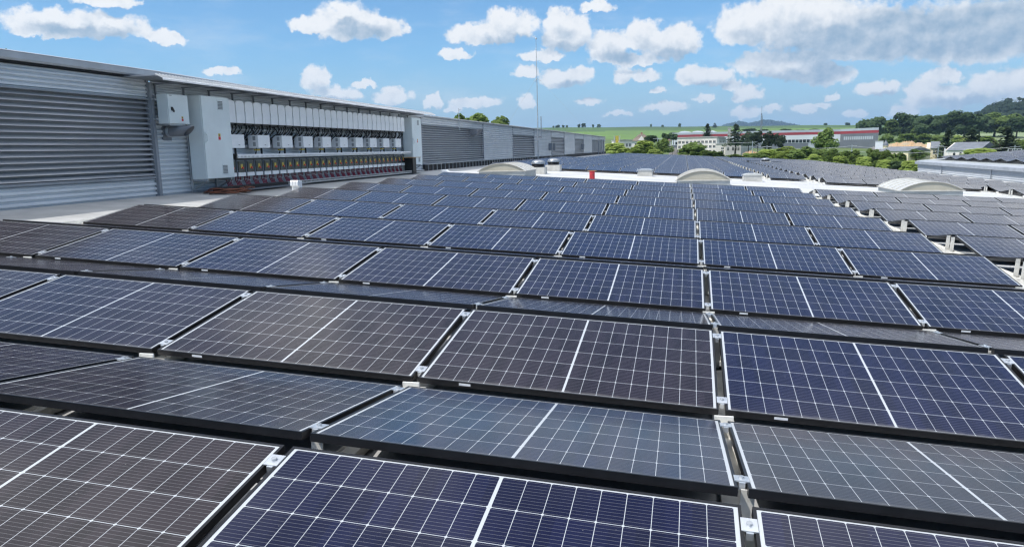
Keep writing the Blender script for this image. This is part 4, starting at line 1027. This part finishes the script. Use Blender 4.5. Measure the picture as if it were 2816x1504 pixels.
# gabled house
o, L_, H_, D_ = wallbox(1738, 1790, 388, 412, 300, 300, 8, 'gabled_house', 'old house with pinkish tiled gable roof', 'house')
mb = MB(); mb.box(0, L_, 0, D_, -3, H_); mb.build('wall', 'plaster', o)
mb = MB(); mb.prism([(-.4, H_), (L_+.4, H_), (L_*.64, H_+2.6), (L_*.36, H_+2.6)], 1, -.4, D_+.4); r_ = mb.build('roof', mat('pale tiles', (.50, .36, .30), .85, 0, .2, .6), o)
mb = MB(); mb.box(L_*.45, L_*.55, 2, 3.2, H_+2.0, H_+3.4); mb.build('chimney', 'tile', r_)
mb = MB(); mb.prism([(L_*.3, H_+.2), (L_*.7, H_+.2), (L_*.5, H_+2.0)], 1, -.6, .5); mb.build('gable', 'plaster', r_)
windows(o, L_, [L_*.15, L_*.45, L_*.75], [H_*.4], .9, 1.2)
o, L_, H_, D_ = wallbox(1705, 1738, 387, 412, 260, 262, 7, 'flat_house', 'small white flat-roofed house by the hall end', 'house')
mb = MB(); mb.box(0, L_, 0, D_, -3, H_); mb.build('wall', 'plaster', o); mb = MB(); mb.box(-.2, L_+.2, -.2, D_, H_, H_+.25); mb.build('roof', 'plasterg', o); windows(o, L_, [L_*.5, L_*.75], [H_*.35], .6, 1.0)
o, L_, H_, D_ = wallbox(1688, 1705, 374, 412, 255, 255, 2.5, 'sign_tower', 'small tower of yellow and grey panels by the hall end', 'tower')
mb = MB(); mb.box(0, .18*L_, 0, D_, -3, H_, 0); mb.box(.82*L_, L_, 0, D_, -3, H_, 0); mb.build('post', 'plasterg', o); mb = MB(); mb.box(.25*L_, .75*L_, .2, D_-.2, 0, H_, 0); mb.build('panel', 'yellow', o)
o, L_, H_, D_ = wallbox(1833, 1846, 388, 406, 300, 300, 5, 'shed', 'small brownish shed left of the long hall', 'shed')
mb = MB(); mb.box(0, L_, 0, D_, -2, H_); mb.build('wall', 'plasterg', o); mb = MB(); mb.prism([(-.2, H_), (L_+.2, H_), (L_/2, H_+.8)], 1, -.2, D_); mb.build('roof', 'tile', o)
# right-hand group
o, L_, H_, D_ = wallbox(2406, 2428, 389, 412, 330, 330, 5, 'white_shed', 'plain white boxy shed below the dark hall end', 'shed')
mb = MB(); mb.box(0, L_, 0, D_, -2, H_); mb.build('wall', 'white', o); mb = MB(); mb.box(-.1, L_+.1, -.1, D_+.1, H_, H_+.2); mb.build('roof', 'plasterg', o)
o, L_, H_, D_ = wallbox(2427, 2441, 403, 425, 250, 250, 1.8, 'domed_turret', 'cream turret with a round grey dome', 'turret')
mb = MB(); mb.lathe([(L_/2, -2), (L_/2, H_), (L_/2+.15, H_), (L_/2+.15, H_+.15)], (L_/2, L_/2, 0), 16); mb.build('drum', 'cream', o)
mb = MB(); mb.lathe([(L_/2+.12, H_+.15), (L_/2+.05, H_+.7), (L_/2-.3, H_+1.3), (.15, H_+1.6), (.05, H_+2.0), (0, H_+2.1)], (L_/2, L_/2, 0), 16); mb.build('dome', 'slate', o, smooth=True)
for i in range(2): mb = MB(); mb.box(L_*(.2+.36*i), L_*(.4+.36*i), -.08, .3, H_*.35, H_*.85); mb.build('window', 'plaster', o)
o, L_, H_, D_ = wallbox(2416, 2496, 416, 446, 235, 228, 8, 'arched_building', 'long cream building with white arches and slate roof', 'building')
mb = MB(); mb.box(0, L_, 0, D_, -2, H_); mb.build('wall', 'cream', o); mb = MB(); mb.prism([(-.3, H_), (D_+.3, H_), (D_/2, H_+1.2)], 0, -.3, L_+.3); mb.build('roof', 'slate', o)
for i in range(3):
    x = L_*(.40+.2*i); pts = [(x+.8+.8*math.cos(t), .6+.9*math.sin(t)+.6) for t in np.linspace(0, math.pi, 12)]
    mb = MB(); mb.prism(pts+[(x, 0), (x+1.6, 0)], 1, -.06, -.01, 0); a_ = mb.build('arch', 'win', o)
    mb = MB()
    for p, q in zip(pts, pts[1:]): mb.tube([(p[0], -.08, p[1]), (q[0], -.08, q[1])], .12, 5)
    mb.build('arch_trim', 'white', a_)
o, L_, H_, D_ = wallbox(2546, 2580, 408, 434, 245, 245, 7, 'cream_house', 'cream house with steep grey roof left of the church', 'house')
mb = MB(); mb.box(0, L_, 0, D_, -2, H_); mb.prism([(0, H_), (D_, H_), (D_/2, H_+1.6)], 0, .0, L_*.3); mb.build('wall', 'cream', o); mb = MB(); mb.prism([(-.3, H_), (D_+.3, H_), (D_/2, H_+1.9)], 0, L_*.3, L_+.3); mb.build('roof', 'slate', o); windows(o, L_, [L_*.55, L_*.75], [H_*.4], .5, 1.2)
o, L_, H_, D_ = wallbox(2596, 2690, 414, 442, 215, 210, 7, 'slate_church', 'white church-like building with slate roof and arched windows', 'building')
mb = MB(); mb.box(0, L_, 0, D_, -2, H_); mb.prism([(0, H_), (D_, H_), (D_/2, H_+1.9)], 0, 0, .4); mb.build('wall', 'plaster', o); mb = MB(); mb.prism([(-.25, H_), (D_+.25, H_), (D_/2, H_+2.0)], 0, .42, L_+.3); mb.build('roof', 'slate', o)
mb = MB(); mb.box(-.1, 0, -.15, .3, -2, H_+.6); mb.box(.9, 1.05, -.12, 0, -2, H_); mb.build('pilaster', 'white', o)
for i in range(4):
    x = L_*(.26+.185*i); pts = [(x+.3+.3*math.cos(t), H_*.72+.25*math.sin(t)) for t in np.linspace(0, math.pi, 8)]
    mb = MB(); mb.prism(pts+[(x, H_*.35), (x+.6, H_*.35)], 1, -.05, -.01); f_ = mb.build('window', 'win', o)
    mb = MB(); mb.box(x-.1, x+.7, -.1, -.01, H_*.30, H_*.345); mb.build('sill', 'plasterg', f_)
mb = MB(); mb.box(0, L_, -.08, -.01, H_*.12, H_*.18); mb.build('cornice', 'plasterg', o)
# earth bank
def bank(px0, px1, top, base, d, mt, seed, name):
    rs = np.random.RandomState(seed); mb = MB(); N = 80
    for r_, (dd, f) in enumerate(((d-14, 0), (d-9, .5), (d-6, .85), (d-2, 1), (d+10, .8))):
        for i in range(N):
            px = px0+(px1-px0)*i/(N-1); e = math.sin(math.pi*i/(N-1))**.3*(.85+.1*math.sin(i*.31)*math.sin(i*.13+1))
            zb, zt = atd(px, base, d-14).z, atd(px, top, d).z; p = atd(px, base, dd+rs.normal(0, .12))
            mb.v.append((p.x, p.y, zb-.6+(zt-zb+.6)*f*e+rs.normal(0, .14)))
    for a in range(4):
        for i in range(N-1): mb.f.append((a*N+i, a*N+i+1, (a+1)*N+i+1, (a+1)*N+i)); mb.mi.append(0)
    o = mb.build(name, mt, smooth=True); tag(o, kind='structure')
bank(2434, 2556, 386, 410, 400, 'earth', 1, 'earth_bank'); bank(2610, 2665, 394, 402, 350, 'earth', 2, 'earth_bank'); bank(2040, 2090, 412, 432, 230, 'earth', 3, 'earth_bank'); bank(1838, 1875, 404, 432, 210, 'road', 4, 'road')
bank(2390, 2440, 400, 412, 340, 'road', 6, 'rubble_mound')
# lattice mast, poles and overhead wires
pb = atd(2091, 412, 300); pt = atd(2091, 312, 300); h = pt.z-pb.z
o = thing('lattice_mast', 'thin dark lattice radio mast among the pines', 'mast', pb); mb = MB()
for a, b in ((-1, -1), (1, -1), (1, 1), (-1, 1)): mb.tube([(a*.5, b*.5, -2), (a*.22, b*.22, h*.8), (a*.1, b*.1, h)], .06, 4)
for k in range(14):
    z0, z1 = h*k/14, h*(k+1)/14; r0, r1 = .5-.4*k/14, .5-.4*(k+1)/14
    for s_ in (-1, 1): mb.tube([(-r0*s_, -r0, z0), (r1*s_, -r1, z1)], .035, 4); mb.tube([(-r0*s_, r0, z0), (r1*s_, r1, z1)], .035, 4)
mb.build('lattice', 'trim', o)
mb = MB(); mb.tube([(0, 0, h), (0, 0, h+2.5)], .05, 5); mb.tube([(.35, 0, h*.7), (.35, 0, h*.93)], .06, 5); mb.build('aerial', 'trim', o)
poles = []
for i, (px, tp, bs, d) in enumerate([(1808, 378, 430, 190), (2068, 388, 436, 190), (2108, 400, 440, 190), (2340, 398, 455, 190), (2578, 398, 440, 190), (2788, 400, 440, 190)]):
    pb = atd(px, bs, d); pt = atd(px, tp, d); h = pt.z-pb.z
    o = thing('line_pole', f"slim grey railway line pole, {nth(i+1)} from the left behind the roof", 'pole', pb, .3, 'poles of the overhead line')
    mb = MB(); mb.tube([(0, 0, -3), (0, 0, h)], [.14, .09], 7); mb.build('pole', 'galv', o)
    mb = MB(); mb.tube([(-1.2, 0, h-.4), (1.2, 0, h-.3)], .05, 5); mb.build('cross_arm', 'galv', o)
    poles.append(Vector((pb.x, pb.y, pb.z+h-.35)))
for k, dz_ in enumerate((0, -1.1)):
    mb = MB()
    for a, b in zip(poles, poles[1:]):
        mb.tube([a.lerp(b, t)+Vector((0, 0, dz_-1.1*4*t*(1-t)*.5)) for t in np.linspace(0, 1, 8)], .03, 4)
    o = mb.build('overhead_wire', 'galv'); tag(o, ['upper overhead wire strung between the line poles', 'lower overhead wire strung between the line poles'][k], 'wire', 'overhead wires')
o = thing('steel_gantry', 'white steel frame structure beside the large spruce', 'frame', atd(2785, 440, 160), .2)
for k in range(4):
    mb = MB(); mb.box(-1+k*.8, -.92+k*.8, 0, .08, -1, 1.9); mb.build('post', 'white', o)
mb = MB(); mb.box(-1, 1.5, -.01, .09, 1.9, 1.98); mb.build('beam', 'white', o)

# ------------------------------------------------------------------ air
def haze():
    mb = MB(); mb.box(-9000, 9000, -3000, 13500, -300, 420)
    hm = bpy.data.materials.new('haze'); hm.use_nodes = True; t = NT(hm.node_tree); t.n.clear()
    v = t.new('ShaderNodeVolumePrincipled'); v.inputs['Color'].default_value = (.50, .74, 1, 1); v.inputs['Density'].default_value = 0.00011; v.inputs['Anisotropy'].default_value = .2
    out = t.new('ShaderNodeOutputMaterial'); t.l.new(v.outputs[0], out.inputs['Volume'])
    me = mb.mesh('haze', [hm]); o = inst('haze', me); tag(o, kind='stuff')
USE_HAZE = True
if USE_HAZE: haze()
